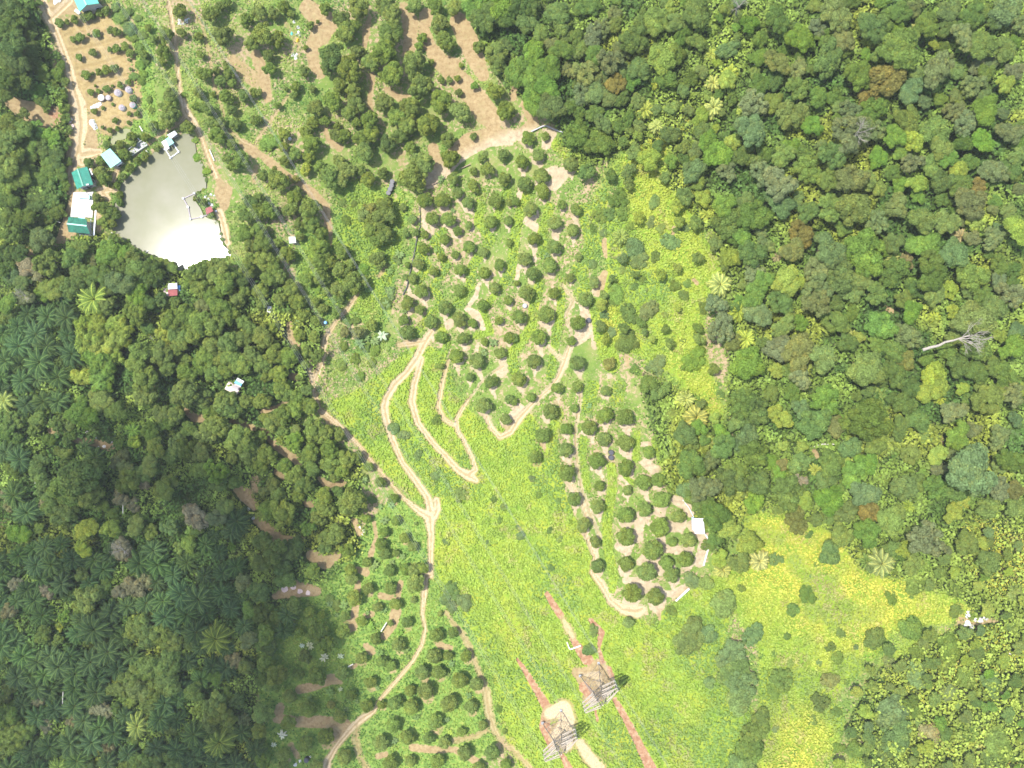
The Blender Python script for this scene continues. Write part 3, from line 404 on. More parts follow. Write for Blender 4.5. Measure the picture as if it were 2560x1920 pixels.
for (p, q) in zip(POND[3:8]+POND[13:26], POND[4:9]+POND[14:27]):
    L = math.hypot(q[0]-p[0], q[1]-p[1])
    for k in range(max(1, int(L/13))):
        u = (k+rnd.random()*.6)/max(1, int(L/13)); bush.append(dict(x=p[0]+(q[0]-p[0])*u+rnd.uniform(-2, 3), y=p[1]+(q[1]-p[1])*u+rnd.uniform(-3, 3), r=rnd.uniform(4, 8.5), c=rnd.choice('gglm'), k='bush'))

for t in orchard:               # bare soil weeded round each orchard tree
    k = samp(m_orch, t['x'], t['y'])
    if k > .3:
        a = rnd.uniform(0, 6.3)
        disc(mS, t['x']+rnd.uniform(-3, 6), t['y']+t['r']*.6, t['r']*rnd.uniform(.7, .95), 9, rnd.uniform(.5, .8))
        stroke(mS, [(t['x']+t['r']*.1, t['y']+t['r']*.9), (t['x']+t['r']*rnd.uniform(.0, .7), t['y']+t['r']*rnd.uniform(1.6, 2.2))], [t['r']*.45, t['r']*.2], 9, .75)
    elif rnd.random() < .3:
        disc(mS, t['x']+4, t['y']+t['r']*.7, t['r']*.8, 10, .55)
for t in sapl: disc(mT, t['x'], t['y'], t['r']*1.3+2, 4, .62)

# ------------------------------------------------------------------ terrain
m_pond_soft = np.clip(blur(m_pond, 1, 1)*1.35, 0, 1)
def height0(x, y):
    px = 1280+x*7.68; py = 960-y*7.68
    flat = sstep(330, 620, np.hypot((px-370)*1.0, (py-420)*.95))
    h = 24*sstep(820, 1950, px+.18*(py-960))
    h = h+6*sstep(1900, 2700, px)-0.0*px
    h = h+flat*(4.5*(fbm(x, y, 70, 3)-.5)+1.6*(fbm(x, y, 22, 8)-.5))
    h = h-3.0*sstep(900, 1900, py)*sstep(900, 300, px)
    h = h+8*sstep(250, -100, px)*sstep(700, 300, py)*.6
    return h
def height(x, y):
    h = height0(x, y)
    px = 1280+x/(HC-h)*FPX; py = 960-y/(HC-h)*FPX
    inside = ((px > 0) & (px < 2560) & (py > 0) & (py < 1920))
    d = samp(m_pond_soft, px, py)*inside
    return h-1.5*d
def to_px(x, y, z): return 1280+x/(HC-z)*FPX, 960-y/(HC-z)*FPX
def place(px, py, up=0.0):
    """the point of the ground (x, y, z) over which a thing of height `up` is seen at photo pixel px, py"""
    h = 0.0
    for _ in range(7):
        s = (HC-h-up)/FPX
        x = (px-1280)*s; y = (960-py)*s
        h = float(height0(x, y))
    return x, y, float(height(x, y))

# ------------------------------------------------------------------ material helpers
def newmat(name):
    m = bpy.data.materials.new(name); m.use_nodes = True
    n = m.node_tree; b = n.nodes['Principled BSDF']
    return m, n, b
def N(n, typ, **kw):
    o = n.nodes.new(typ)
    for k, v in kw.items(): setattr(o, k, v)
    return o
def noise(n, scale, detail=4, rough=.55, vec=None):
    t = N(n, 'ShaderNodeTexNoise'); t.inputs['Scale'].default_value = scale
    t.inputs['Detail'].default_value = detail; t.inputs['Roughness'].default_value = rough
    if vec is not None: n.links.new(vec, t.inputs['Vector'])
    return t.outputs['Fac']
def math_(n, op, a, b=None, c=None, clamp=False):
    t = N(n, 'ShaderNodeMath', operation=op, use_clamp=clamp)
    for i, v in enumerate((a, b, c)):
        if v is None: continue
        if isinstance(v, (int, float)): t.inputs[i].default_value = v
        else: n.links.new(v, t.inputs[i])
    return t.outputs[0]
def mixc(n, f, a, b):
    t = N(n, 'ShaderNodeMix', data_type='RGBA')
    for i, v in ((0, f), (6, a), (7, b)):
        if isinstance(v, (int, float)): t.inputs[i].default_value = v
        elif isinstance(v, tuple): t.inputs[i].default_value = (*v, 1)
        else: n.links.new(v, t.inputs[i])
    return t.outputs[2]
def ramp(n, f, stops):
    t = N(n, 'ShaderNodeValToRGB'); e = t.color_ramp.elements
    e[0].position, e[0].color = stops[0][0], (*stops[0][1], 1)
    e[1].position, e[1].color = stops[-1][0], (*stops[-1][1], 1)
    for p, c in stops[1:-1]:
        q = e.new(p); q.color = (*c, 1)
    n.links.new(f, t.inputs[0])
    return t.outputs[0]
def simple(name, col, rough=.7, var=.25, scale=2.0, metal=0.0, streak=None):
    m, n, b = newmat(name)
    tc = N(n, 'ShaderNodeTexCoord').outputs['Object']
    f = noise(n, scale, 5, .6, tc)
    d = tuple(max(0, c*(1-var)) for c in col); l = tuple(min(1, c*(1+var)) for c in col)
    c = ramp(n, f, [(.3, d), (.7, l)])
    if streak:
        mp = N(n, 'ShaderNodeMapping'); mp.inputs['Scale'].default_value = streak
        n.links.new(tc, mp.inputs['Vector'])
        g = noise(n, 3.0, 3, .6, mp.outputs[0])
        c = mixc(n, math_(n, 'MULTIPLY', g, .55), c, tuple(v*.6 for v in col))
    n.links.new(c, b.inputs['Base Color'])
    b.inputs['Roughness'].default_value = rough; b.inputs['Metallic'].default_value = metal
    return m
def ground_material():
    m, n, b = newmat('ground_soil')
    pos = N(n, 'ShaderNodeNewGeometry').outputs['Position']
    A = N(n, 'ShaderNodeAttribute', attribute_name='ma'); B = N(n, 'ShaderNodeAttribute', attribute_name='mb')
    sa = N(n, 'ShaderNodeSeparateColor'); sb = N(n, 'ShaderNodeSeparateColor')
    n.links.new(A.outputs['Color'], sa.inputs[0]); n.links.new(B.outputs['Color'], sb.inputs[0])
    fT, fS, fR, fW = sa.outputs[0], sa.outputs[1], sa.outputs[2], A.outputs['Alpha']
    fG, fL, fF, fD = sb.outputs[0], sb.outputs[1], sb.outputs[2], B.outputs['Alpha']
    n1 = noise(n, .9, 6, .65, pos); n2 = noise(n, .22, 5, .6, pos); n3 = noise(n, 3.2, 4, .7, pos); n4 = noise(n, .06, 3, .5, pos)
    def edge(f, amt=.7, lo=.36, hi=.62):
        v = math_(n, 'ADD', f, math_(n, 'MULTIPLY', math_(n, 'SUBTRACT', n1, .5), amt))
        t = N(n, 'ShaderNodeMapRange', interpolation_type='SMOOTHSTEP'); n.links.new(v, t.inputs[0])
        t.inputs[1].default_value = lo; t.inputs[2].default_value = hi
        return t.outputs[0]
    grass = ramp(n, n2, [(.3, (0.095, 0.162, 0.033)), (.5, (0.162, 0.237, 0.048)), (.68, (0.257, 0.257, 0.095))])
    grass = mixc(n, math_(n, 'MULTIPLY', n3, .5), grass, (0.085, 0.142, 0.033))
    tan = ramp(n, n1, [(.30, (0.194, 0.158, 0.079)), (.50, (0.288, 0.223, 0.130)), (.7, (0.396, 0.302, 0.194))])
    base = mixc(n, edge(math_(n, 'ADD', math_(n, 'MULTIPLY', n4, .9), 0.0), 1.3, .42, .62), grass, tan)
    green = ramp(n, n1, [(.28, (0.080, 0.160, 0.035)), (.5, (0.170, 0.272, 0.050)), (.7, (0.295, 0.336, 0.070))])
    green = mixc(n, math_(n, 'MULTIPLY', n3, .4), green, (0.090, 0.152, 0.042))
    lime = ramp(n, n2, [(.3, (0.136, 0.240, 0.028)), (.5, (0.240, 0.320, 0.036)), (.7, (0.336, 0.352, 0.040))])
    lime = mixc(n, math_(n, 'MULTIPLY', n3, .55), lime, (0.120, 0.192, 0.032))
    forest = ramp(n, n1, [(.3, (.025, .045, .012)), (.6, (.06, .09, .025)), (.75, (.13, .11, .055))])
    c = mixc(n, edge(fG), base, green)
    c = mixc(n, edge(fL), c, lime)
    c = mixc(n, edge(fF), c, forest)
    terr = ramp(n, n1, [(.3, (0.225, 0.163, 0.068)), (.5, (0.313, 0.240, 0.108)), (.68, (0.395, 0.311, 0.157))])
    terr = mixc(n, math_(n, 'MULTIPLY', edge(n2, .8, .5, .75), .55), terr, (0.245, 0.198, 0.081))
    c = mixc(n, edge(fW), c, terr)
    soil = ramp(n, n1, [(.28, (0.200, 0.139, 0.068)), (.5, (0.287, 0.214, 0.111)), (.72, (0.377, 0.301, 0.165))])
    soil = mixc(n, math_(n, 'MULTIPLY', N(n, 'ShaderNodeAttribute', attribute_name='mo').outputs['Fac'], .75), soil, ramp(n, n1, [(.28, (.27, .22, .15)), (.5, (.40, .33, .23)), (.72, (.54, .46, .34))]))
    soil = mixc(n, math_(n, 'MULTIPLY', edge(n2, .9, .5, .8), .5), soil, (0.184, 0.168, 0.062))
    c = mixc(n, edge(fS), c, soil)
    red = ramp(n, n1, [(.3, (0.206, 0.099, 0.059)), (.5, (0.291, 0.167, 0.097)), (.7, (0.400, 0.302, 0.200))])
    c = mixc(n, edge(fR), c, red)
    track = ramp(n, n3, [(.3, (0.350, 0.259, 0.146)), (.5, (0.444, 0.349, 0.218)), (.7, (0.502, 0.427, 0.293))])
    track = mixc(n, math_(n, 'MULTIPLY', edge(n1, .5, .5, .8), .5), track, (0.293, 0.215, 0.118))
    c = mixc(n, math_(n, 'MULTIPLY', edge(fT, .6, .02, .25), .7), c, soil)
    c = mixc(n, edge(fT, .55, .5, .95), c, track)
    c = mixc(n, math_(n, 'MULTIPLY', edge(fD, .8), .6), c, (.24, .18, .08))
    n.links.new(c, b.inputs['Base Color'])
    b.inputs['Roughness'].default_value = .95; b.inputs['Specular IOR Level'].default_value = .1
    bp = N(n, 'ShaderNodeBump'); bp.inputs['Strength'].default_value = .7; bp.inputs['Distance'].default_value = .35
    n.links.new(math_(n, 'ADD', n1, math_(n, 'MULTIPLY', n3, .5)), bp.inputs['Height']); n.links.new(bp.outputs[0], b.inputs['Normal'])
    return m

def axis(lo, hi, st):
    fine = np.arange(lo, hi+.01, st)
    out = []; d = st*1.5; v = hi
    while v < 900: v += d; d *= 1.35; out.append(v)
    lo_ = []; d = st*1.5; v = lo
    while v > -900: v -= d; d *= 1.35; lo_.append(v)
    return np.array(lo_[::-1]+list(fine)+out)
XS = axis(-168, 168, .5); YS = axis(-127, 127, .5)
VX, VY = np.meshgrid(XS, YS); VX = VX.ravel(); VY = VY.ravel()
VH = height(VX, VY)
PX, PY = to_px(VX, VY, VH)
aT, aS, aR, aW, aG, aL, aF, aD = [samp(m, PX, PY) for m in (mT, mS*(1-.75*mV), mR, mW, m_gr, np.maximum(np.maximum(m_lime, m_yel), mV), m_for, mD)]
_out = sstep(0, 120, np.maximum(np.maximum(-PX, PX-2560), np.maximum(-PY, PY-1920)))
aT, aS, aR, aW, aG, aL, aD = [v*(1-_out) for v in (aT, aS, aR, aW, aG, aL, aD)]; aF = aF*(1-_out)+_out*(.35+.4*vnoise(VX, VY, 35, 4)); aO = samp(m_orch, PX, PY)*(1-_out)
dirt_any = np.maximum(np.maximum(aT, aS), aR)
VZ = VH-.25*sstep(.3, .9, aT)+.12*(vnoise(VX, VY, 1.1, 5)-.5)*(1-aT)
VZ = VZ-.30*sstep(.2, .9, aD)
nx, ny = len(XS), len(YS)
I = np.arange(nx*ny).reshape(ny, nx)
Q = np.stack([I[:-1, :-1], I[:-1, 1:], I[1:, 1:], I[1:, :-1]], -1).reshape(-1, 4)
def fm(a): return a[Q].mean(1)
cls = np.zeros(len(Q), int)
tq, sq, rq, wq = fm(aT), fm(aS), fm(aR), fm(aW)
cls[fm(np.maximum(aL, 0)) > .5] = 4
cls[wq > .5] = 3
cls[np.maximum(sq, rq) > .5] = 2
cls[tq > .5] = 1
MG = ground_material()
V3 = np.stack([VX, VY, VZ], 1)
ATT = {'ma': np.stack([aT, aS, aR, aW], 1), 'mb': np.stack([aG, aL, aF, aD], 1)}
def np_mesh(name, verts, faces, smooth=False):
    """faces: (n, k) int array"""
    me = bpy.data.meshes.new(name)
    nv, nf, k = len(verts), len(faces), faces.shape[1]
    me.vertices.add(nv); me.vertices.foreach_set('co', np.ascontiguousarray(verts, np.float32).ravel())
    me.loops.add(nf*k); me.loops.foreach_set('vertex_index', np.ascontiguousarray(faces, np.int32).ravel())
    me.polygons.add(nf); me.polygons.foreach_set('loop_start', np.arange(0, nf*k, k, dtype=np.int32))
    me.polygons.foreach_set('loop_total', np.full(nf, k, np.int32))
    if smooth: me.polygons.foreach_set('use_smooth', np.ones(nf, bool))
    me.update(calc_edges=True)
    return me
def link(name, me, mat=None, parent=None):
    o = bpy.data.objects.new(name, me); COL.objects.link(o)
    if mat is not None and me is not None and not me.materials: me.materials.append(mat)
    if parent is not None: o.parent = parent
    return o
def tag(o, label, cat, group=None, kind=None):
    if label: o['label'] = label
    if cat: o['category'] = cat
    if group: o['group'] = group
    if kind: o['kind'] = kind
    return o
for ci, (nm, lb) in enumerate((('ground', None), ('dirt_track', None), ('bare_soil', None), ('terraced_ground', None), ('meadow_ground', None))):
    f = Q[cls == ci]
    u, inv = np.unique(f, return_inverse=True)
    me = np_mesh(nm, V3[u], inv.reshape(-1, 4), True)
    for an, av in ATT.items():
        a = me.attributes.new(an, 'FLOAT_COLOR', 'POINT'); a.data.foreach_set('color', av[u].astype(np.float32).ravel())
    a = me.attributes.new('mo', 'FLOAT', 'POINT'); a.data.foreach_set('value', aO[u].astype(np.float32))
    o = link(nm, me, MG); o['kind'] = 'structure'

def water_material(name, deep, shallow, spot):
    m, n, b = newmat(name)
    pos = N(n, 'ShaderNodeNewGeometry').outputs['Position']
    f = noise(n, .055, 4, .6, pos)
    c = ramp(n, f, [(.35, shallow), (.6, deep)])
    n.links.new(c, b.inputs['Base Color'])
    b.inputs['Roughness'].default_value = .088; b.inputs['IOR'].default_value = 1.33; b.inputs['Specular IOR Level'].default_value = .33
    bp = N(n, 'ShaderNodeBump'); bp.inputs['Strength'].default_value = .05; bp.inputs['Distance'].default_value = .004
    n.links.new(noise(n, 1.6, 4, .6, pos), bp.inputs['Height']); n.links.new(bp.outputs[0], b.inputs['Normal'])
    return m
def water(name, pts, z, mat, grow):
    P = np.array([[(x-1280)*(HC-z)/FPX, (960-y)*(HC-z)/FPX] for x, y in pts])
    c = P.mean(0)
    P = c+(P-c)*(1+grow)
    me = bpy.data.meshes.new(name); me.from_pydata([(p[0], p[1], z) for p in P], [], [list(range(len(P)))])
    o = link(name, me, mat); o['kind'] = 'structure'
zp_ = float(np.mean([height0(*place(x, y)[:2]) for x, y in POND]))
water('pond_water', POND, -.35+0*zp_, water_material('pond', (.155, .16, .095), (.20, .20, .145), 0), .03)
zq = place(*POOL[2])[2]
water('small_pond_water', POOL, min(-.2, zq+.2), water_material('pool', (.20, .22, .10), (.23, .23, .14), 0), .12)

# ------------------------------------------------------------------ foliage
def leaf_material():
    m, n, b = newmat('foliage')
    oi = N(n, 'ShaderNodeObjectInfo'); at = N(n, 'ShaderNodeAttribute', attribute_name='tint')
    pos = N(n, 'ShaderNodeNewGeometry').outputs['Position']
    s = N(n, 'ShaderNodeSeparateColor'); n.links.new(at.outputs['Color'], s.inputs[0])
    v = math_(n, 'MULTIPLY', s.outputs[0], math_(n, 'ADD', math_(n, 'MULTIPLY', noise(n, .5, 2, .5, pos), .6), .7))
    sc_ = N(n, 'ShaderNodeVectorMath', operation='SCALE'); n.links.new(oi.outputs['Color'], sc_.inputs[0]); n.links.new(math_(n, 'MULTIPLY', v, 2.0), sc_.inputs['Scale'])
    y = N(n, 'ShaderNodeVectorMath', operation='MULTIPLY'); n.links.new(sc_.outputs[0], y.inputs[0]); y.inputs[1].default_value = (1.45, 1.12, .75)
    c = mixc(n, s.outputs[1], sc_.outputs[0], y.outputs[0])
    n.links.new(c, b.inputs['Base Color'])
    b.inputs['Roughness'].default_value = .65; b.inputs['Specular IOR Level'].default_value = .12
    tr_ = N(n, 'ShaderNodeBsdfTranslucent'); n.links.new(c, tr_.inputs[0])
    mx = N(n, 'ShaderNodeMixShader'); mx.inputs[0].default_value = .30
    n.links.new(b.outputs[0], mx.inputs[1]); n.links.new(tr_.outputs[0], mx.inputs[2])
    n.links.new(mx.outputs[0], n.nodes['Material Output'].inputs[0])
    return m
def cover_material():
    m, n, b = newmat('ground_cover_leaves')
    at = N(n, 'ShaderNodeAttribute', attribute_name='col')
    n.links.new(at.outputs['Color'], b.inputs['Base Color'])
    b.inputs['Roughness'].default_value = .6; b.inputs['Specular IOR Level'].default_value = .2
    tr_ = N(n, 'ShaderNodeBsdfTranslucent'); n.links.new(at.outputs['Color'], tr_.inputs[0])
    mx = N(n, 'ShaderNodeMixShader'); mx.inputs[0].default_value = .2
    n.links.new(b.outputs[0], mx.inputs[1]); n.links.new(tr_.outputs[0], mx.inputs[2])
    n.links.new(mx.outputs[0], n.nodes['Material Output'].inputs[0])
    return m
ML = leaf_material(); MC = cover_material()
MBARK = simple('bark', (.16, .12, .08), .9, .3, 3)
MPALE = simple('pale_dead_wood', (.55, .48, .40), .9, .2, 3)

def quads(C, Nn, size, g, asp=1.35, bend=.0):
    """leaf quads at C facing Nn, long side random"""
    n = len(C)
    r = g.normal(size=(n, 3)); t = np.cross(Nn, r); t /= np.linalg.norm(t, axis=1)[:, None]+1e-9
    b = np.cross(Nn, t); s = size[:, None]
    p0 = C+t*s*asp*.5; p1 = C+b*s*.5; p2 = C-t*s*asp*.5; p3 = C-b*s*.5
    V = np.stack([p0, p1, p2, p3], 1).reshape(-1, 3)
    F = np.arange(4*n).reshape(n, 4)
    return V, F
def unit(g, n):
    v = g.normal(size=(n, 3)); return v/np.linalg.norm(v, axis=1)[:, None]
def tint_mesh(name, V, F, t0, t1):
    me = np_mesh(name, V, F)
    a = me.attributes.new('tint', 'FLOAT_COLOR', 'FACE')
    c = np.zeros((len(F), 4), np.float32); c[:, 0] = t0; c[:, 1] = t1; c[:, 3] = 1
    a.data.foreach_set('color', c.ravel())
    me.materials.append(ML)
    return me
def sphere_lumps(g, cen, rad, squash=.85, sub=10):
    """closed lumpy core under the leaves: one low sphere for each lobe"""
    Vs, Fs = [], []; o = 0
    nu, nv = 8, 5
    for c, r in zip(cen, rad):
        th = np.linspace(0, 2*np.pi, nu, endpoint=False); ph = np.linspace(.12, np.pi-.12, nv)
        P, Tt = np.meshgrid(ph, th, indexing='ij')
        S = np.stack([np.sin(P)*np.cos(Tt), np.sin(P)*np.sin(Tt), np.cos(P)*squash], -1)*r*.86+c
        S = S.reshape(-1, 3); i = np.arange(nu*nv).reshape(nv, nu)
        f = np.stack([i[:-1], i[1:], np.roll(i[1:], -1, 1), np.roll(i[:-1], -1, 1)], -1).reshape(-1, 4)
        Vs.append(S); Fs.append(f+o); o += len(S)
    return np.concatenate(Vs), np.concatenate(Fs)
def crown_mesh(name, seed, style):
    """unit crown (radius about 1) centred on z = 0; many small leaf sprays on a lumpy mass of lobes"""
    g = np.random.default_rng(seed)
    P = dict(orchard=(26, .30, .42, .82, 1900, .105), fruit=(46, .18, .30, .80, 3400, .078), forest=(58, .13, .29, .62, 4600, .062), broad=(44, .16, .34, .5, 4200, .066),
             bush=(16, .30, .5, .5, 1500, .12), sapling=(8, .4, .55, .8, 420, .22), loose=(60, .10, .22, .7, 3800, .062), plume=(30, .16, .30, .7, 3000, .075))[style]
    nl, r0, r1, zs, nleaf, ls = P
    cen = []; k = 0
    sub = None
    if style in ('forest', 'broad', 'loose', 'plume'):
        na = int(g.integers(3, 6)); sa = g.uniform(0, 6.3)+np.arange(na)*6.283/na+g.uniform(-.5, .5, na)
        sub = np.stack([np.cos(sa)*g.uniform(.25, .6, na), np.sin(sa)*g.uniform(.25, .6, na), g.uniform(-.12, .28, na)], 1); sr = g.uniform(.42, .66, na)
    ell = g.uniform(.86, 1.14)
    while len(cen) < nl:
        k += 1
        d = unit(g, 1)[0]
        if d[2] < -.35: continue
        rr = g.uniform(.35, .80) if style != 'loose' else g.uniform(.25, .95)
        if style in ('forest', 'broad', 'fruit'): rr *= 1+.14*math.sin(3*math.atan2(d[1], d[0])+seed)
        p = d*rr
        if sub is not None: q_ = int(g.integers(len(sub))); p = sub[q_]+d*sr[q_]*g.uniform(.5, 1.0)
        p[2] *= zs; p[0] *= ell; p[1] /= ell
        if all(np.linalg.norm(p-q) > r0*(.95 if k < 4000 else .5) for q in cen): cen.append(p)
        if k > 9000: cen.append(p)
    cen = np.array(cen); rad = g.uniform(r0, r1, nl)
    if style in ('orchard', 'sapling', 'bush'):
        cen = np.vstack([cen, [[0, 0, 0]]]); rad = np.append(rad, .62)
        zc = 1.0
    w = rad**2; idx = g.choice(len(cen), nleaf*2, p=w/w.sum())
    d = unit(g, len(idx)); d[:, 2] = np.abs(d[:, 2])*.9+d[:, 2]*.1
    d[:, 2] -= .25*g.random(len(idx)); d /= np.linalg.norm(d, axis=1)[:, None]
    if style == 'plume':
        lean = cen[idx].copy(); lean[:, 2] = .4; L = np.linalg.norm(lean, axis=1)[:, None]+1e-6; lean /= L
        d = d+lean*g.uniform(0, 1.1, (len(idx), 1))
    C = cen[idx]+d*rad[idx][:, None]*g.uniform(.86, 1.12, (len(idx), 1))
    # drop the leaves that lie deep inside another lobe
    keep = np.ones(len(C), bool)
    for c, r in zip(cen, rad): keep &= np.linalg.norm(C-c, axis=1) > r*.80
    C = C[keep][:nleaf]; d = d[keep][:nleaf]; ii = idx[keep][:nleaf]
    Nn = d+g.normal(size=C.shape)*.42; Nn[:, 2] += .35; Nn /= np.linalg.norm(Nn, axis=1)[:, None]
    V, F = quads(C, Nn, ls*g.uniform(.7, 1.35, len(C)), g, 1.5 if style != 'plume' else 2.6)
    t0 = g.uniform(.36, .60, len(F))*(g.uniform(.86, 1.14, len(cen))[ii]); t1 = g.uniform(0, .6, len(F))*(g.random(len(cen)) < .35)[ii]
    V2, F2 = sphere_lumps(g, cen, rad)
    V = np.vstack([V, V2]); V = V/np.percentile(np.hypot(V[:, 0], V[:, 1]), 96.5); F = np.vstack([F, F2+len(C)*4])
    t0 = np.append(t0, np.full(len(F2), .40)); t1 = np.append(t1, np.zeros(len(F2)))
    return tint_mesh(name, V, F, t0, t1)
def tube(V, F, p0, p1, r0, r1, k=6):
    p0 = np.array(p0, float); p1 = np.array(p1, float); d = p1-p0; d /= np.linalg.norm(d)+1e-9
    a = np.cross(d, (0, 0, 1) if abs(d[2]) < .9 else (1, 0, 0)); a /= np.linalg.norm(a); b = np.cross(d, a)
    o = len(V)
    for p, r in ((p0, r0), (p1, r1)):
        for i in range(k):
            t = 2*math.pi*i/k; V.append(tuple(p+(a*math.cos(t)+b*math.sin(t))*r))
    for i in range(k): F.append((o+i, o+(i+1) % k, o+k+(i+1) % k, o+k+i))
    F.append(tuple(o+k+i for i in range(k))); F.append(tuple(o+k-1-i for i in range(k)))
def mesh_py(name, V, F, mat):
    me = bpy.data.meshes.new(name); me.from_pydata(V, [], F); me.update(); me.materials.append(mat); return me
def trunk_mesh(name, seed, limbs=6, h=1.0, r=.05):
    """stem from z = 0 to 1 with limbs that spread under the crown; scaled per tree"""
    g = random.Random(seed); V, F = [], []
    p = (0, 0, -.05); rr = r*1.5
    pts = [(0, 0, -.05), (g.uniform(-.02, .02), g.uniform(-.02, .02), .35*h), (g.uniform(-.04, .04), g.uniform(-.04, .04), .62*h), (0, 0, .9*h)]
    for i in range(3): tube(V, F, pts[i], pts[i+1], r*(1.4-.35*i), r*(1.05-.35*i), 7)
    for i in range(limbs):
        a = 6.283*i/limbs+g.uniform(-.3, .3); z = g.uniform(.5, .75)*h
        q = (math.cos(a)*.22, math.sin(a)*.22, z+.16); tube(V, F, (0, 0, z), q, r*.5, r*.33, 5)
        tube(V, F, q, (math.cos(a+.2)*.42, math.sin(a+.2)*.42, z+.24), r*.33, r*.12, 5)
    return mesh_py(name, V, F, MBARK)
def palm_crown(name, seed, nf=26, droop=1.0, leaf=.20, asp=1.0):
    g = np.random.default_rng(seed); Vs, Fs, T0, T1 = [], [], [], []; o = 0
    for i in range(nf):
        az = i*2.39996+g.uniform(-.2, .2); lvl = i/nf
        L = g.uniform(.85, 1.08)*(1-.25*(1-lvl)); el = math.radians(75-75*lvl+g.uniform(-8, 8))
        K = 17; s = np.linspace(0, 1, K)
        ang = el-s*1.15*droop-.25*s*s
        dr = np.cos(ang); dz = np.sin(ang)
        R = np.cumsum(dr)*L/K; Zz = np.cumsum(dz)*L/K
        fd = np.array([math.cos(az), math.sin(az), 0]); sd = np.array([-math.sin(az), math.cos(az), 0])
        bend = g.uniform(-.18, .18)*s*s
        P = fd*R[:, None]+sd*(bend*L)[:, None]+np.array([0, 0, 1])*Zz[:, None]
        tan = np.gradient(P, axis=0); tan /= np.linalg.norm(tan, axis=1)[:, None]
        old = lvl > .86
        wd = .030*L*asp
        for side in (-1, 1):
            ln = leaf*L*np.sin(np.clip(s*.92+.08, 0, 1)*np.pi)**.6
            for k in range(2, K):
                q = P[k]; dvec = sd*side*.86+tan[k]*.5+np.array([0, 0, 1])*(-.30+g.uniform(-.22, .12)); dvec /= np.linalg.norm(dvec)
                e = q+dvec*ln[k]; w_ = tan[k]*wd
                Vs += [q-w_, q+w_, e+w_*.35-np.array([0, 0, .02]), e-w_*.25-np.array([0, 0, .02])]
                Fs.append((o, o+1, o+2, o+3)); o += 4
                T0.append(g.uniform(.40, .62)*(1.05 if not old else .9)); T1.append((.9 if old else .1)*g.random())
        for k in range(1, K-1):                       # midrib
            Vs += [P[k]-sd*.012+[0, 0, .006], P[k]+sd*.012+[0, 0, .006], P[k+1]+sd*.010+[0, 0, .006], P[k+1]-sd*.010+[0, 0, .006]]
            Fs.append((o, o+1, o+2, o+3)); o += 4; T0.append(.85); T1.append(.8)
    Vs = np.array(Vs); Vs = Vs/np.percentile(np.hypot(Vs[:, 0], Vs[:, 1]), 97)
    return tint_mesh(name, Vs, np.array(Fs), np.array(T0), np.array(T1))
def palm_trunk(name, seed):
    V, F = [], []
    for i in range(7): tube(V, F, (0, 0, i/7-.03), (0, 0, (i+1)/7), .062-.002*i, .05-.002*i, 8)
    return mesh_py(name, V, F, MBARK)
def banana_crown(name, seed, nf=9):
    g = np.random.default_rng(seed); Vs, Fs, T0, T1 = [], [], [], []; o = 0
    for i in range(nf):
        az = i*2.39996+g.uniform(-.3, .3); el = math.radians(g.uniform(25, 70)); L = g.uniform(.75, 1.1)
        fd = np.array([math.cos(az), math.sin(az), 0]); sd = np.array([-math.sin(az), math.cos(az), 0]); up = np.array([0, 0, 1.])
        p = np.zeros(3); K = 6; a = el; w0 = .0
        for k in range(K):
            q = p+(fd*math.cos(a)+up*math.sin(a))*L/K; w1 = .15*math.sin(math.pi*min(1, (k+1.3)/(K+.9)))
            for side in (-1, 1):
                Vs += [p, q, q+sd*side*w1-up*.03, p+sd*side*w0-up*.03]; Fs.append((o, o+1, o+2, o+3) if side > 0 else (o+3, o+2, o+1, o)); o += 4
                T0.append(g.uniform(.5, .75)); T1.append(g.random()*.2)
            p, w0 = q, w1; a -= .30
    return tint_mesh(name, np.array(Vs), np.array(Fs), np.array(T0), np.array(T1))
MESH = {}
for st, cnt in (('orchard', 5), ('fruit', 5), ('forest', 6), ('broad', 4), ('bush', 4), ('sapling', 3), ('loose', 4), ('plume', 4)):
    MESH[st] = [crown_mesh(st+'_crown', 100+7*i+len(st), st) for i in range(cnt)]
MESH['palm'] = [palm_crown('palm_crown', 40+i) for i in range(4)]
MESH['wild'] = [palm_crown('wild_palm_crown', 60+i, 24, .9, .24, 1.2) for i in range(3)]
MESH['banana'] = [banana_crown('banana_leaves', 70+i) for i in range(3)]
TRUNK = [trunk_mesh('trunk', i) for i in range(3)]; PTRUNK = [palm_trunk('palm_trunk', 0)]

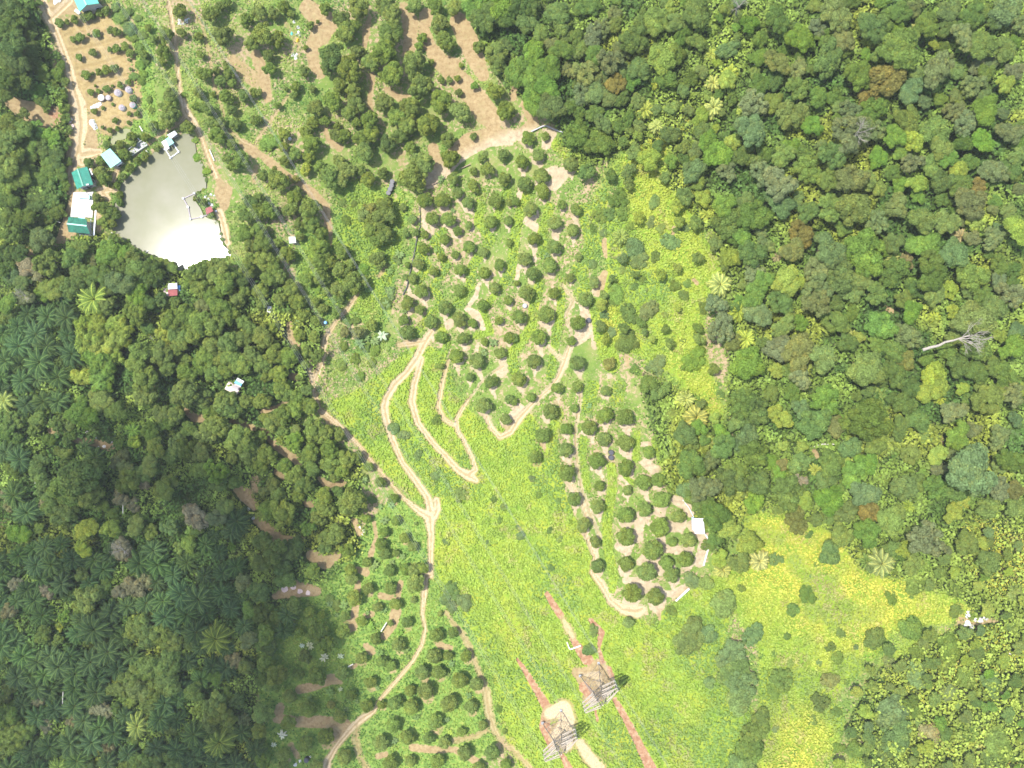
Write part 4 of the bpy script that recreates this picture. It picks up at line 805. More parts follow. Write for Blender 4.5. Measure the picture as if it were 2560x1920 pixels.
# ------------------------------------------------------------------ landmarks used in the labels
LM = [('the big grey pond', zp('1', 1200, 900)), ('the cut-off turquoise roof', zp('4', 850, 60)), ('the round concrete tank', zp('5', 710, 345)), ('the teal gabled house', zp('1', 345, 670)),
      ('the pale turquoise shed roof', zp('1', 685, 440)), ('the dark green roof', zp('1', 290, 1220)), ('the small olive pool', zp('5', 1000, 1030)), ('the jetty hut', zp('1', 1330, 230)),
      ('the floating net pen', zp('1', 1560, 1020)), ('the maroon and white hut', zp('3', 235, 390)), ('the blue and pink shed', zp('3', 950, 1500)), ('the white box roof', tp('F', 313, 415)),
      ('the small grey hut', zp('3', 1350, 615)), ('the upper steel pylon', (1510, 1700)), ('the lower steel pylon', (1410, 1830)), ('the white hillside hut', tp('K', 1620, 1230)),
      ('the twin black tanks', tp('K', 852, 610)), ('the three black tanks', tp('B', 1175, 1610)), ('the long hairpin bend', tp('J', 1880, 780)), ('the track fork', tp('J', 1500, 1140)),
      ('the short hairpin bend', tp('J', 2120, 460)), ('the leaning dead tree', tp('H', 1600, 1260)), ('the big orange-brown crown', tp('D', 1000, 700)), ('the tall orange crown', tp('H', 300, 380)),
      ('the jade-green crown', tp('H', 850, 530)), ('the white rock patch', tp('P', 1770, 370)), ('the large yellow palm', tp('C', 1740, 930)), ('the yellow-green dome tree', tp('K', 1875, 1240)),
      ('the forest soil pit', tp('H', 1040, 1010)), ('the straw-coloured palm', tp('L', 980, 1550)), ('the round bluish bush', tp('G', 1365, 430)), ('the lone big fruit tree', tp('J', 830, 1010)),
      ('the orange soil slope', tp('A', 350, 1000)), ('the top forked tracks', (422, 20)), ('the reddish tree alley', tp('B', 1850, 420)), ('the lower left corner', (0, 1920)),
      ('the lower right corner', (2560, 1920)), ('the upper right corner', (2560, 0)), ('the left edge rubbish pile', tp('I', 900, 520)), ('the fallen white log', tp('L', 470, 530)),
      ('the red earth strip end', tp('O', 60, 740)), ('the bottom dirt track', tp('N', 640, 1560)), ('the top pile of sacks', tp('B', 350, 240))]
ORD = ['nearest', 'second nearest', 'third nearest', 'fourth nearest', 'fifth nearest', 'sixth nearest', 'seventh nearest', 'eighth nearest', 'ninth nearest', 'tenth nearest',
       'eleventh nearest', 'twelfth nearest', 'thirteenth nearest', 'fourteenth nearest', 'fifteenth nearest', 'sixteenth nearest']
DIRS = ['right of', 'above right of', 'above', 'above left of', 'left of', 'below left of', 'below', 'below right of']
def name_all(items, what, big, small):
    seen = {}
    for it in items:
        d = sorted(((math.hypot(it['x']-p[0], it['y']-p[1]), i) for i, (_, p) in enumerate(LM)))
        dd, i = d[0]
        a = math.degrees(math.atan2(-(it['y']-LM[i][1][1]), it['x']-LM[i][1][0])) % 360
        it['lm'] = i; it['dir'] = int(((a+22.5) % 360)//45); it['dd'] = dd
        it['sz'] = 'large' if it['r'] > big else ('small' if it['r'] < small else 'medium')
    for it in sorted(items, key=lambda t: t['dd']):
        k = (it['lm'], it['dir'], it['c'], it['sz'])
        n = seen.get(k, 0); seen[k] = n+1
        it['n'] = n
    for it in items:
        it['label'] = '%s %s %s %s %s, %s' % (it['sz'], LAB_COL[it['c']], what, DIRS[it['dir']], LM[it['lm']][0], ORD[min(it['n'], 15)])

def recolor(o, c, jit=.14):
    b = LIN[c]; k = rnd.uniform(1-jit, 1+jit)
    o.color = (b[0]*k*rnd.uniform(.92, 1.1), b[1]*k, b[2]*k*rnd.uniform(.8, 1.2), 1)
def plant(it, name, cat, group, crown, h_rel, zsc, trunk, part='crown', jit=.14, hmin=0, big=1.05):
    """one plant: an empty at its foot that carries a trunk and a crown"""
    px, py, r = it['x'], it['y'], it['r']
    R = r*(HC-12)/FPX
    x, y, z = place(px, py, 0)
    hc = max(hmin, R*h_rel)                            # height of the crown centre over the foot
    x, y, z = place(px, py, hc)
    R = r*(HC-z-hc)/FPX
    e = bpy.data.objects.new(name, None); COL.objects.link(e)
    e.location = (x, y, z); e.rotation_euler = (0, 0, rnd.uniform(0, 6.283)); e.empty_display_size = .5
    tag(e, it['label'], cat, group)
    c = bpy.data.objects.new(part, crown); COL.objects.link(c); c.parent = e
    ax = rnd.uniform(.88, 1.14) if big > 1.1 else rnd.uniform(.95, 1.05)
    c.location = (0, 0, hc); c.scale = (R*big*ax, R*big/ax, R*big*zsc)
    recolor(c, it['c'], jit)
    if name in ('fruit_tree', 'bush'): c.color = (c.color[0]*1.12, c.color[1]*1.08, c.color[2]*1.05, 1)
    if name == 'orchard_tree': c.color = (c.color[0]*1.14, c.color[1]*1.12, c.color[2]*1.12, 1)
    if trunk is not None:
        t = bpy.data.objects.new('trunk', trunk); COL.objects.link(t); t.parent = e
        k = R*1.2 if hc < 3 else max(R*.8, 2)
        t.scale = (k, k, hc)
    return e
name_all(orchard, 'orchard tree', 22, 16); name_all(fruit, 'fruit tree', 26, 16); name_all(valley, 'valley tree', 27, 20); name_all(jungle, 'forest tree', 29, 21)
name_all(under, 'understorey tree', 16.5, 13); name_all(bush, 'bush', 22, 13); name_all(sapl, 'terrace sapling', 10.5, 7.5); name_all(palm, 'oil palm', 28, 24); name_all(bamboo, 'bamboo clump', 26, 20)
name_all(wild, 'wild palm', 24, 17); name_all(banana, 'banana plant', 14, 10.5)
for it in orchard: plant(it, 'orchard_tree', 'orchard tree', 'young fruit trees in open orchard rows', rnd.choice(MESH['orchard']), 1.25, rnd.uniform(.85, 1.05), rnd.choice(TRUNK), big=.88)
for it in fruit: plant(it, 'fruit_tree', 'fruit tree', 'older fruit trees in the upper and middle grove', rnd.choice(MESH['fruit']), 1.35, rnd.uniform(.95, 1.2), rnd.choice(TRUNK), big=.93)
for it in valley:
    low = 60 < it['x'] < 185 and it['y'] < 560
    plant(it, 'valley_tree', 'valley tree', 'broadleaf trees in the left valley', rnd.choice(MESH['fruit'] if it['c'] == 'm' else MESH['forest']+MESH['loose'][:2]+MESH['broad']), .75 if low else rnd.uniform(1.3, 2.2), rnd.uniform(.9, 1.2)*(.75 if low else 1), rnd.choice(TRUNK), big=1.06)
for it in jungle:
    st = 'loose' if it['c'] in 'rn' else ('broad' if it['c'] in 'bty' and rnd.random() < .5 else 'forest')
    plant(it, 'forest_tree', 'forest tree', 'rainforest trees on the right-hand hill', rnd.choice(MESH[st]), rnd.uniform(1.3, 2.4), rnd.uniform(.85, 1.25), rnd.choice(TRUNK), hmin=4, big=1.22)
for it in under: plant(it, 'understorey_tree', 'understorey tree', 'small trees under the rainforest canopy', rnd.choice(MESH['forest']), rnd.uniform(1.6, 2.4), rnd.uniform(.9, 1.2), rnd.choice(TRUNK), hmin=4, big=1.3)
for it in bush: plant(it, 'bush', 'bush', 'bushes in the clearings', rnd.choice(MESH['bush']+MESH['loose']+MESH['forest'][:2]) if it['r'] > 12 else rnd.choice(MESH['bush']), .34, rnd.uniform(.42, .65), TRUNK[0], big=1.1)
for it in sapl: plant(it, 'sapling', 'sapling', 'saplings planted on the terraces', rnd.choice(MESH['sapling']), 1.0, 1.0, TRUNK[1])
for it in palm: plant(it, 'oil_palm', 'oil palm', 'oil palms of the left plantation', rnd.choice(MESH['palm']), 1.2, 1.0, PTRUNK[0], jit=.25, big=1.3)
for it in bamboo: plant(it, 'bamboo_clump', 'bamboo', 'feathery bamboo clumps', rnd.choice(MESH['plume']), 1.3, 1.15, None, 'plumes', big=1.2)
for it in wild: plant(it, 'wild_palm', 'wild palm', 'wild palms with pale fronds', rnd.choice(MESH['wild']), 1.0, 1.0, PTRUNK[0])
for it in banana: plant(it, 'banana_plant', 'banana plant', 'banana plants between the rows', rnd.choice(MESH['banana']), .6, .9, TRUNK[2], 'leaves')

# ------------------------------------------------------------------ stuff: ground cover and undergrowth
def cells(x, y, s, seed):
    """nearest jittered cell: distance / s and two random values of the cell"""
    xi = np.floor(x/s).astype(np.int64); yi = np.floor(y/s).astype(np.int64)
    best = np.full(len(x), 9.); r0 = np.zeros(len(x)); r1 = np.zeros(len(x))
    def h(a, b, k):
        n = (a*374761393+b*668265263+(seed*31+k)*974634777) & 0xffffffff
        n = ((n ^ (n >> 13))*1274126177) & 0xffffffff
        return ((n ^ (n >> 16)) & 0xffff)/65535.0
    for i in (-1, 0, 1):
        for j in (-1, 0, 1):
            a, b = xi+i, yi+j
            d = np.hypot((a+h(a, b, 0))-x/s, (b+h(a, b, 1))-y/s)*(.75+.6*h(a, b, 4))
            m = d < best; best[m] = d[m]; r0[m] = h(a, b, 2)[m]; r1[m] = h(a, b, 3)[m]
    return best, r0, r1
def dome(x, y, s, seed):
    d, a, b = cells(x, y, s, seed)
    return np.sqrt(np.clip(1-(d/.78)**2, 0, 1))*(.35+.65*a), b
def stuff(name, n, dens, colf, size, hgt, seed, area=(-30, -30, 2590, 1950), tilt=.5, lump=1.6, asp=1.4):
    g = np.random.default_rng(seed)
    px = g.uniform(area[0], area[2], n); py = g.uniform(area[1], area[3], n)
    keep = g.random(n) < dens(px, py)
    px, py = px[keep], py[keep]
    h = np.zeros(len(px))
    for _ in range(6):
        s = (HC-h)/FPX; x = (px-1280)*s; y = (960-py)*s; h = height0(x, y)
    z = height(x, y)
    B = lambda x, y: .72*dome(x, y, lump, seed)[0]+.28*dome(x, y, lump*.36, seed+5)[0]
    bump, cr = B(x, y), dome(x, y, lump, seed)[1]
    z = z+.05+hgt*bump*g.uniform(.86, 1.05, len(x))
    e = lump*.08; gxn = (B(x+e, y)-B(x-e, y))/(2*e)*hgt; gyn = (B(x, y+e)-B(x, y-e))/(2*e)*hgt
    Nn = np.stack([-gxn, -gyn, np.ones_like(gxn)], 1)+g.normal(size=(len(x), 3))*tilt
    Nn[:, 2] = np.abs(Nn[:, 2])+.15; Nn /= np.linalg.norm(Nn, axis=1)[:, None]
    V, F = quads(np.stack([x, y, z], 1), Nn, size*g.uniform(.6, 1.4, len(x)), g, asp)
    me = np_mesh(name, V, F)
    a = me.attributes.new('col', 'FLOAT_COLOR', 'FACE')
    c = np.ones((len(F), 4), np.float32); c[:, :3] = np.clip(colf(px, py, x, y, g)*((.78+.44*cr[:, None]) if lump > 3 else (.92+.16*cr[:, None])), 0, .8)
    a.data.foreach_set('color', c.ravel())
    o = link(name, me, MC); o['kind'] = 'stuff'
    return o
def lerp3(a, b, t): return np.array(a)[None]*(1-t[:, None])+np.array(b)[None]*t[:, None]
def bare(px, py): return np.clip(1-1.5*np.maximum(np.maximum(samp(mT, px, py), samp(mS, px, py)*.95*(1-.75*samp(mV, px, py))), np.maximum(samp(mR, px, py), np.maximum(samp(m_pond, px, py)*1.2, samp(m_clear, px, py)*1.2))), 0, 1)
m_open = np.clip(np.maximum(m_lime, m_yel), 0, 1)
def f_field(px, py, x, y, g):
    yl = np.clip(samp(m_yel, px, py)*.80+(fbm(x, y, 26, 31)-.5)*1.3+(fbm(x, y, 7, 33)-.5)*.4, 0, 1)
    c = lerp3((.250, .350, .052), (.45, .43, .062), sstep(.15, .9, yl))
    k = sstep(.46, .66, fbm(x, y, 15, 5, 4)); c = c*(1-k[:, None]*.72)+np.array((.13, .225, .055))*k[:, None]*.72
    k = sstep(.60, .78, fbm(x, y, 5, 9)); c = c*(1-k[:, None]*.5)+np.array((.34, .28, .12))*k[:, None]*.5
    return c*g.uniform(.86, 1.14, (len(px), 1))
stuff('fern_field', 420000, lambda px, py: np.maximum(samp(m_open, px, py), samp(mV, px, py))*bare(px, py), f_field, .48, 1.0, 21, lump=2.0)
def f_grass(px, py, x, y, g):
    t = sstep(.35, .7, fbm(x, y, 8, 41)); c = lerp3((.095, .190, .034), (.21, .305, .05), t)
    k = samp(m_orch, px, py); c = c*(1-.35*k[:, None])+np.array((.24, .36, .06))*.35*k[:, None]
    return c*g.uniform(.65, 1.3, (len(px), 1))
def d_grass(px, py):
    o = samp(m_orch, px, py)*sstep(.38, .56, fbm(px, py, 60, 77))*.8
    return np.clip(np.maximum(samp(m_gr, px, py), o), 0, 1)*bare(px, py)*.8
stuff('tall_grass', 330000, d_grass, f_grass, .42, .55, 23)
def f_under(px, py, x, y, g):
    t = fbm(x, y, 9, 51); c = lerp3((.075, .145, .030), (.19, .28, .050), sstep(.35, .65, t))
    q = np.clip(1.5*samp(m_ylb, px, py), 0, .85); c = c*(1-q[:, None])+np.array((.27, .345, .055))*q[:, None]
    k = sstep(.60, .74, fbm(x, y, 17, 52)); c = c*(1-k[:, None]*.7)+np.array((.30, .34, .05))*k[:, None]*.7
    return c*g.uniform(.6, 1.35, (len(px), 1))
stuff('undergrowth', 470000, lambda px, py: samp(m_for, px, py)*bare(px, py)*(1-.8*samp(m_open, px, py)), f_under, .62, 4.6, 25, tilt=.5, lump=4.3)

def d_scrub(px, py):
    o = 1-np.clip(samp(m_for, px, py)+samp(m_open, px, py)+samp(m_orch, px, py)+samp(m_gr, px, py)*.5+samp(mW, px, py)*1.3, 0, 1)
    return o*bare(px, py)*sstep(.40, .56, fbm(px, py, 90, 61))*.85
def f_scrub(px, py, x, y, g):
    t = sstep(.35, .7, fbm(x, y, 7, 71)); c = lerp3((.10, .20, .035), (.28, .34, .07), t)
    return c*g.uniform(.65, 1.3, (len(px), 1))
stuff('scrub_grass', 420000, d_scrub, f_scrub, .36, .6, 27)
# ------------------------------------------------------------------ buildings and small things
def at(px, py, up=0.0):
    x, y, z = place(px, py, up)
    return Vector((x, y, z+up))
class MB:
    def __init__(s): s.V = []; s.F = []
    def box(s, c, ax, ay, az):
        """c centre; ax, ay, az half-extent vectors"""
        c, ax, ay, az = map(Vector, (c, ax, ay, az)); o = len(s.V)
        for k in (-1, 1):
            for j in (-1, 1):
                for i in (-1, 1): s.V.append(tuple(c+ax*i+ay*j+az*k))
        for f in ((0, 2, 3, 1), (4, 5, 7, 6), (0, 1, 5, 4), (2, 6, 7, 3), (0, 4, 6, 2), (1, 3, 7, 5)): s.F.append(tuple(o+q for q in f))
        return s
    def bar(s, p, q, r, k=6): tube(s.V, s.F, p, q, r, r, k); return s
    def beam(s, p, q, w, h):
        p, q = Vector(p), Vector(q); d = q-p; L = d.length; d.normalize()
        u = d.cross(Vector((0, 0, 1))); u = u.normalized() if u.length > 1e-4 else Vector((1, 0, 0)); v = u.cross(d)
        return s.box((p+q)/2, d*L/2, u*w/2, v*h/2)
    def prism(s, pts, t):
        """polygon (3-D points) thickened straight down by t"""
        o = len(s.V); n = len(pts)
        s.V += [tuple(p) for p in pts]+[(p[0], p[1], p[2]-t) for p in pts]
        a = sum(pts[i][0]*pts[(i+1) % n][1]-pts[(i+1) % n][0]*pts[i][1] for i in range(n))
        ix = list(range(n)) if a > 0 else list(range(n))[::-1]
        s.F.append(tuple(o+i for i in ix)); s.F.append(tuple(o+n+i for i in ix[::-1]))
        for k in range(n): i, j = ix[k], ix[(k+1) % n]; s.F.append((o+i, o+n+i, o+n+j, o+j))
        return s
    def corr(s, a, b, c, d, amp=.045, pitch=.55, t=.05):
        """corrugated sheet with corners a b c d; the ribs run from ab to dc"""
        a, b, c, d = map(Vector, (a, b, c, d)); n = max(4, int((b-a).length/pitch)*2); o = len(s.V)
        for i in range(n+1):
            u = i/n; z = Vector((0, 0, amp if i % 2 else 0))
            p, q = a.lerp(b, u)+z, d.lerp(c, u)+z
            s.V += [tuple(p), tuple(q), tuple(p-Vector((0, 0, t+amp))), tuple(q-Vector((0, 0, t+amp)))]
        for i in range(n):
            k = o+4*i
            s.F += [(k, k+4, k+5, k+1), (k+2, k+3, k+7, k+6), (k, k+2, k+6, k+4), (k+1, k+5, k+7, k+3)]
        s.F += [(o, o+1, o+3, o+2), (o+4*n, o+4*n+2, o+4*n+3, o+4*n+1)]
        return s
    def build(s, name, mat, parent=None, loc=None):
        off = Vector(parent.location) if parent is not None else (Vector(loc) if loc is not None else Vector())
        if parent is not None and parent.parent is not None: off = off+Vector(parent.parent.location)
        me = bpy.data.meshes.new(name); me.from_pydata([tuple(Vector(v)-off) for v in s.V], [], s.F); me.update(); me.materials.append(mat)
        o = bpy.data.objects.new(name, me); COL.objects.link(o)
        if parent is not None: o.parent = parent
        elif loc is not None: o.location = loc
        return o
def root(name, p, label, cat, group=None):
    e = bpy.data.objects.new(name, None); COL.objects.link(e); e.location = p; e.empty_display_size = 1
    return tag(e, label, cat, group)
M = dict(teal=simple('teal_roof_sheet', (.030, .235, .165), .5, .28, .9, 0, (.1, 3, 1)), turq=simple('turquoise_roof_sheet', (.22, .48, .41), .5, .16, .8, 0, (.1, 3, 1)),
         turq2=simple('bright_turquoise_roof', (.11, .46, .37), .45, .08, 1.2), dkgreen=simple('dark_green_roof', (.012, .125, .075), .5, .35, .8),
         white=simple('white_sheet', (.60, .62, .64), .6, .08, 1.0), conc=simple('pale_concrete', (.62, .59, .54), .85, .12, .6), wall=simple('plaster_wall', (.42, .40, .36), .9, .15, 1),
         dark=simple('dark_opening', (.03, .03, .035), .6, .2, 1), wood=simple('weathered_wood', (.26, .20, .14), .9, .3, 2), grey=simple('grey_metal', (.30, .31, .33), .55, .2, 2),
         maroon=simple('maroon_roof_sheet', (.22, .045, .045), .6, .25, 1.5), pink=simple('pinkish_old_roof', (.55, .44, .42), .7, .12, 1.5), blue=simple('blue_roof_sheet', (.10, .33, .62), .5, .12, 1.5),
         black=simple('black_tank_plastic', (.045, .048, .06), .45, .3, 2), cyan=simple('cyan_tank_plastic', (.12, .48, .38), .5, .1, 2), pole=simple('white_pole', (.52, .50, .45), .7, .1, 2),
         steel=simple('sandy_galvanised_steel', (.36, .31, .25), .6, .2, 2), rust=simple('grey_brown_lattice', (.20, .17, .15), .7, .2, 2), tarp=simple('white_tarpaulin', (.56, .56, .54), .6, .12, 3),
         trunkw=simple('grey_dead_bark', (.30, .27, .235), .9, .25, 3), pipe=simple('black_pipe', (.05, .055, .05), .6, .2, 3), sky=simple('sky_blue_panel', (.30, .55, .62), .6, .1, 2), lila=simple('rusty_purple_mesh', (.30, .27, .29), .7, .2, 3),
         yellow=simple('yellow_heap', (.62, .45, .05), .9, .2, 3), rock=simple('white_rock', (.60, .58, .56), .95, .2, 2))
def panel_door(e, p, q, zb, inward, name='door', h=2.1, w=1.0, u=.5, mat=None, sill=0.0):
    p, q = Vector(p), Vector(q); d = (q-p).normalized(); c = p.lerp(q, u); n = Vector((d.y, -d.x, 0))*inward
    m = MB(); m.box((c.x+n.x*.03, c.y+n.y*.03, zb+sill+h/2), d*w/2, n*.035, (0, 0, h/2))
    f = m.build(name, mat or M['dark'], e)
    if name == 'window':
        g_ = MB()
        for k in (-1, 1): g_.box((c.x+n.x*.07+d.x*k*w/2, c.y+n.y*.07+d.y*k*w/2, zb+sill+h/2), d*.05, n*.03, (0, 0, h/2+.05))
        for k in (-1, 1): g_.box((c.x+n.x*.075, c.y+n.y*.075, zb+sill+h/2+k*h/2), d*w/2, n*.03, (0, 0, .05))
        g_.build('frame', M['white'], f)
def house(name, label, cat, cor, eave, rise, roofmat, wallmat=None, ridge=True, group=None, open_=False, inset=.35, parts=True, ridgemat=None):
    """cor: four photo points of the roof edge; the ridge runs parallel to side 0-1"""
    P = [at(x, y, eave) for x, y in cor]; zg = min(p.z for p in P)-eave; ze = zg+eave
    P = [Vector((p.x, p.y, ze)) for p in P]
    c = sum(P, Vector())/4
    e = root(name, (c.x, c.y, zg), label, cat, group)
    r0, r1 = (P[0]+P[3])/2, (P[1]+P[2])/2
    if ridge:
        r0 = Vector((r0.x, r0.y, ze+rise)); r1 = Vector((r1.x, r1.y, ze+rise))
        MB().corr(P[0], P[1], r1, r0).build('roof_slope', roofmat, e)
        MB().corr(P[2], P[3], r0, r1).build('roof_slope', roofmat, e)
        MB().beam(r0+Vector((0, 0, .07)), r1+Vector((0, 0, .07)), .45, .07).build('ridge_cap', ridgemat or roofmat, e)
    else:
        Q = [P[0], P[1], P[2]+Vector((0, 0, rise)), P[3]+Vector((0, 0, rise))]
        MB().corr(*Q).build('roof', roofmat, e)
    W = [c+(p-c)*(1-inset*2/((p-c).length+.01)) for p in P]
    if open_:
        for p in W: MB().bar((p.x, p.y, zg-.3), (p.x, p.y, ze-.08), .09).build('post', M['wood'], e)
    else:
        m = MB(); pts = [Vector((p.x, p.y, ze-.12)) for p in W]; m.prism(pts, eave+.6)
        if ridge:
            for i, j in ((3, 0), (1, 2)):
                a, b = pts[i], pts[j]; t = (a+b)/2+Vector((0, 0, rise*.86)); n = (c-(a+b)/2); n.z = 0; n.normalize(); n *= .12
                o = len(m.V); m.V += [tuple(a), tuple(b), tuple(t), tuple(a+n), tuple(b+n), tuple(t+n)]
                m.F += [(o, o+1, o+2), (o+5, o+4, o+3), (o, o+3, o+4, o+1), (o+1, o+4, o+5, o+2), (o+2, o+5, o+3, o)]
        m.build('wall', wallmat or M['wall'], e)
        if parts:
            for i in range(4):
                a, b = W[i], W[(i+1) % 4]; d = b-a; s = 1 if (Vector((d.y, -d.x, 0))).dot((a+b)/2-c) > 0 else -1
                if d.length > 4.2:
                    panel_door(e, a, b, zg, s, 'window', 1.1, 1.2, .25, None, 1.0); panel_door(e, a, b, zg, s, 'window', 1.1, 1.2, .75, None, 1.0)
                if i in (1, 2): panel_door(e, a, b, zg, s, 'door')
    return e, P, zg
Zc = lambda z, s: Z(z, s)
# teal gabled house
e, P, zg = house('farm_house', 'teal green gabled house beside the dirt road, left of the pond', 'house', Zc('1', '220,605 285,797 475,745 405,537'), 3.4, 1.1, M['teal'])
c_ = P[0].lerp(P[2], .62); MB().box((c_.x+1.2, c_.y-1.6, c_.z+.75), (.45, .1, 0), (-.06, .25, 0), (0, 0, .06)).build('skylight', M['grey'], e)
MB().beam(at(*zp('1', 435, 560), 3.0), at(*zp('1', 465, 630), 3.0), .35, .12).build('side_canopy', M['white'], e)
e, P, zg = house('storage_shed', 'pale turquoise single-slope shed roof with a white strip at its lower corner', 'shed', Zc('1', '668,325 557,400 685,560 808,478'), 3.0, .5, M['turq'], ridge=False)
MB().corr(at(*zp('1', 738, 522), 2.7), at(*zp('1', 800, 478), 2.7), at(*zp('1', 812, 492), 2.6), at(*zp('1', 752, 536), 2.6)).build('verandah_roof', M['white'], e)
e, P, zg = house('farm_building', 'dark green roofed building at the foot of the white concrete yard', 'building', Zc('1', '400,1142 190,1112 190,1290 440,1312'), 4.6, 1.0, M['dkgreen'], ridgemat=M['turq'])
MB().beam(at(*zp('1', 505, 1040), 3.2), at(*zp('1', 482, 1330), 3.2), .45, .2).build('gantry_beam', M['white'], e)
MB().beam(at(*zp('1', 450, 1140), 3.2), at(*zp('1', 440, 1325), 3.2), .22, .16).build('gantry_beam', M['grey'], e)
MB().beam(at(*zp('1', 325, 1326), .5), at(*zp('1', 487, 1334), .5), .5, 1.0).build('low_wall', M['white'], e)
for q in ('505,1045', '484,1322', '452,1142'):
    x_, y_ = map(float, q.split(',')); p = at(*zp('1', x_, y_), 0); MB().bar(p, p+Vector((0, 0, 3.1)), .1).build('gantry_post', M['grey'], e)
MB().corr(at(*zp('1', 302, 1118), 4.2), at(*zp('1', 375, 1118), 4.2), at(*zp('1', 378, 1145), 4.4), at(*zp('1', 300, 1143), 4.4)).build('porch_roof', M['sky'], e)
e, P, zg = house('turquoise_barn', 'bright turquoise gabled roof cut off by the top edge of the photo', 'barn', Zc('4', '725,212 600,-60 965,-180 1090,62'), 4.2, 1.6, M['turq2'], ridgemat=M['turq'])
MB().beam(at(*zp('4', 652, 185), .4), at(*zp('4', 735, 250), .4), 1.0, .5).build('door_ramp', M['white'], e)
def slab(name, label, cat, pts, up, t, mat, kind=None, parent=None):
    P = [at(x, y, up) for x, y in pts]; c = sum(P, Vector())/len(P)
    z = max(p.z for p in P); P = [Vector((p.x, p.y, z)) for p in P]
    m = MB(); m.prism(P, t); o = m.build(name, mat, parent, None if parent is not None else (c.x, c.y, z-t))
    if label: tag(o, label, cat)
    if kind: o['kind'] = kind
    return o
slab('concrete_yard', None, None, Zc('1', '245,835 478,828 470,1125 212,1116'), .12, .5, M['conc'], 'structure')
# car-like things left on the yard are pale tanks and a trailer
e = root('flatbed_trailer', at(*zp('1', 360, 875)), 'pale blue flat trailer standing on the white concrete yard', 'trailer')
MB().box(at(*zp('1', 355, 878), .9), (1.7, -.1, 0), (.05, .7, 0), (0, 0, .08)).build('bed', M['sky'], e)
MB().box(at(*zp('1', 425, 890), 1.0), (.45, 0, 0), (0, .6, 0), (0, 0, .35)).build('cab', M['turq'], e)
for q in (335, 385, 420):
    for s in (-.6, .6):
        p = at(*zp('1', q, 880), .35); MB().bar((p.x, p.y+s, p.z), (p.x, p.y+s*1.2, p.z), .32, 10).build('wheel', M['black'], e)
# huts on the pond edge
house('jetty_hut', 'turquoise roofed hut on the jetty at the head of the pond', 'hut', Zc('1', '1281,202 1332,172 1390,250 1325,292'), 2.6, .4, M['turq'], ridge=False, parts=False)
house('jetty_porch', 'white lean-to roof against the left side of the jetty hut', 'lean-to', Zc('1', '1235,236 1284,206 1334,312 1297,335'), 2.3, .3, M['white'], ridge=False, open_=True)
house('pump_hut', 'pale grey square hut roof just above the turquoise jetty hut', 'hut', Zc('1', '1308,160 1395,110 1434,152 1362,205'), 2.5, .4, simple('pale_grey_roof', (.52, .54, .60), .6, .1, 1), ridge=False, parts=False)
def pen(name, label, pts, closed=False, w=.28, mat=None):
    W = [at(x, y, .1) for x, y in pts]; c = sum(W, Vector())/len(W); zw = -.3
    W = [Vector((p.x, p.y, zw)) for p in W]
    e = root(name, (c.x, c.y, zw), label, 'net pen')
    for a, b in zip(W, W[1:]+([W[0]] if closed else [])):
        m = MB(); m.beam(a+Vector((0, 0, .12)), b+Vector((0, 0, .12)), w, .16); m.build('walkway_plank', mat or M['grey'], e)
    for a in W: MB().box(a+Vector((0, 0, .25)), (.3, 0, 0), (0, .3, 0), (0, 0, .22)).build('float_drum', M['white'], e)
pen('net_pen', 'white framed net pen floating below the jetty hut', Zc('1', '1300,335 1362,432 1455,365 1388,262'), True, .3, M['white'])
pen('net_pen', 'L-shaped dark net pen on the right side of the pond', Zc('1', '1637,842 1510,902 1565,1002 1592,1140 1722,1114 1888,1048'), False, .3, M['lila'])
house('pen_hut', 'small maroon striped hut roof at the corner of the net pen', 'hut', Zc('1', '1762,1018 1832,990 1858,1050 1782,1092'), 2.0, .3, M['maroon'], ridge=False, open_=True)
# maroon and white hut, shed, small ones
e, P, zg = house('patched_hut', 'maroon and white patchwork hut under the lower pond bank', 'hut', Zc('3', '183,385 292,378 300,455 197,466'), 2.8, .5, M['maroon'], ridge=False, parts=False)
MB().corr(at(*zp('3', 183, 318), 3.4), at(*zp('3', 287, 310), 3.4), at(*zp('3', 292, 377), 3.45), at(*zp('3', 184, 384), 3.45)).build('upper_roof', M['white'], e)
MB().corr(at(*zp('3', 130, 372), 2.4), at(*zp('3', 182, 370), 2.4), at(*zp('3', 192, 462), 2.4), at(*zp('3', 134, 447), 2.4)).build('side_roof', M['pink'], e)
MB().corr(at(*zp('3', 290, 338), 2.3), at(*zp('3', 325, 340), 2.3), at(*zp('3', 322, 402), 2.3), at(*zp('3', 293, 404), 2.3)).build('awning', M['blue'], e)
for q in ('183,320', '285,312', '132,374', '134,445', '324,342', '322,400'):
    x_, y_ = map(float, q.split(',')); p = at(*zp('3', x_, y_), 0); MB().bar(p, p+Vector((0, 0, 2.3 if x_ in (132, 134, 324, 322) else 3.3)), .08).build('post', M['wood'], e)
e, P, zg = house('grove_shed', 'pink and blue roofed shed in the grove left of the long tracks', 'shed', Zc('3', '880,1443 1026,1500 975,1612 842,1532'), 3.0, .5, M['pink'], ridge=False)
MB().corr(at(*zp('3', 968, 1428), 3.9), at(*zp('3', 1040, 1468), 3.9), at(*zp('3', 1022, 1503), 3.8), at(*zp('3', 946, 1462), 3.8)).build('blue_roof', M['blue'], e)
MB().corr(at(*zp('3', 985, 1402), 4.1), at(*zp('3', 1062, 1444), 4.1), at(*zp('3', 1042, 1470), 4.0), at(*zp('3', 970, 1430), 4.0)).build('white_roof', M['white'], e)
MB().box(at(*zp('3', 960, 1515), 3.9), (.95, -.42, 0), (.2, .42, 0), (0, 0, .06)).build('roof_patch', simple('grey_roof_patch', (.30, .27, .28), .7, .1, 1), e)
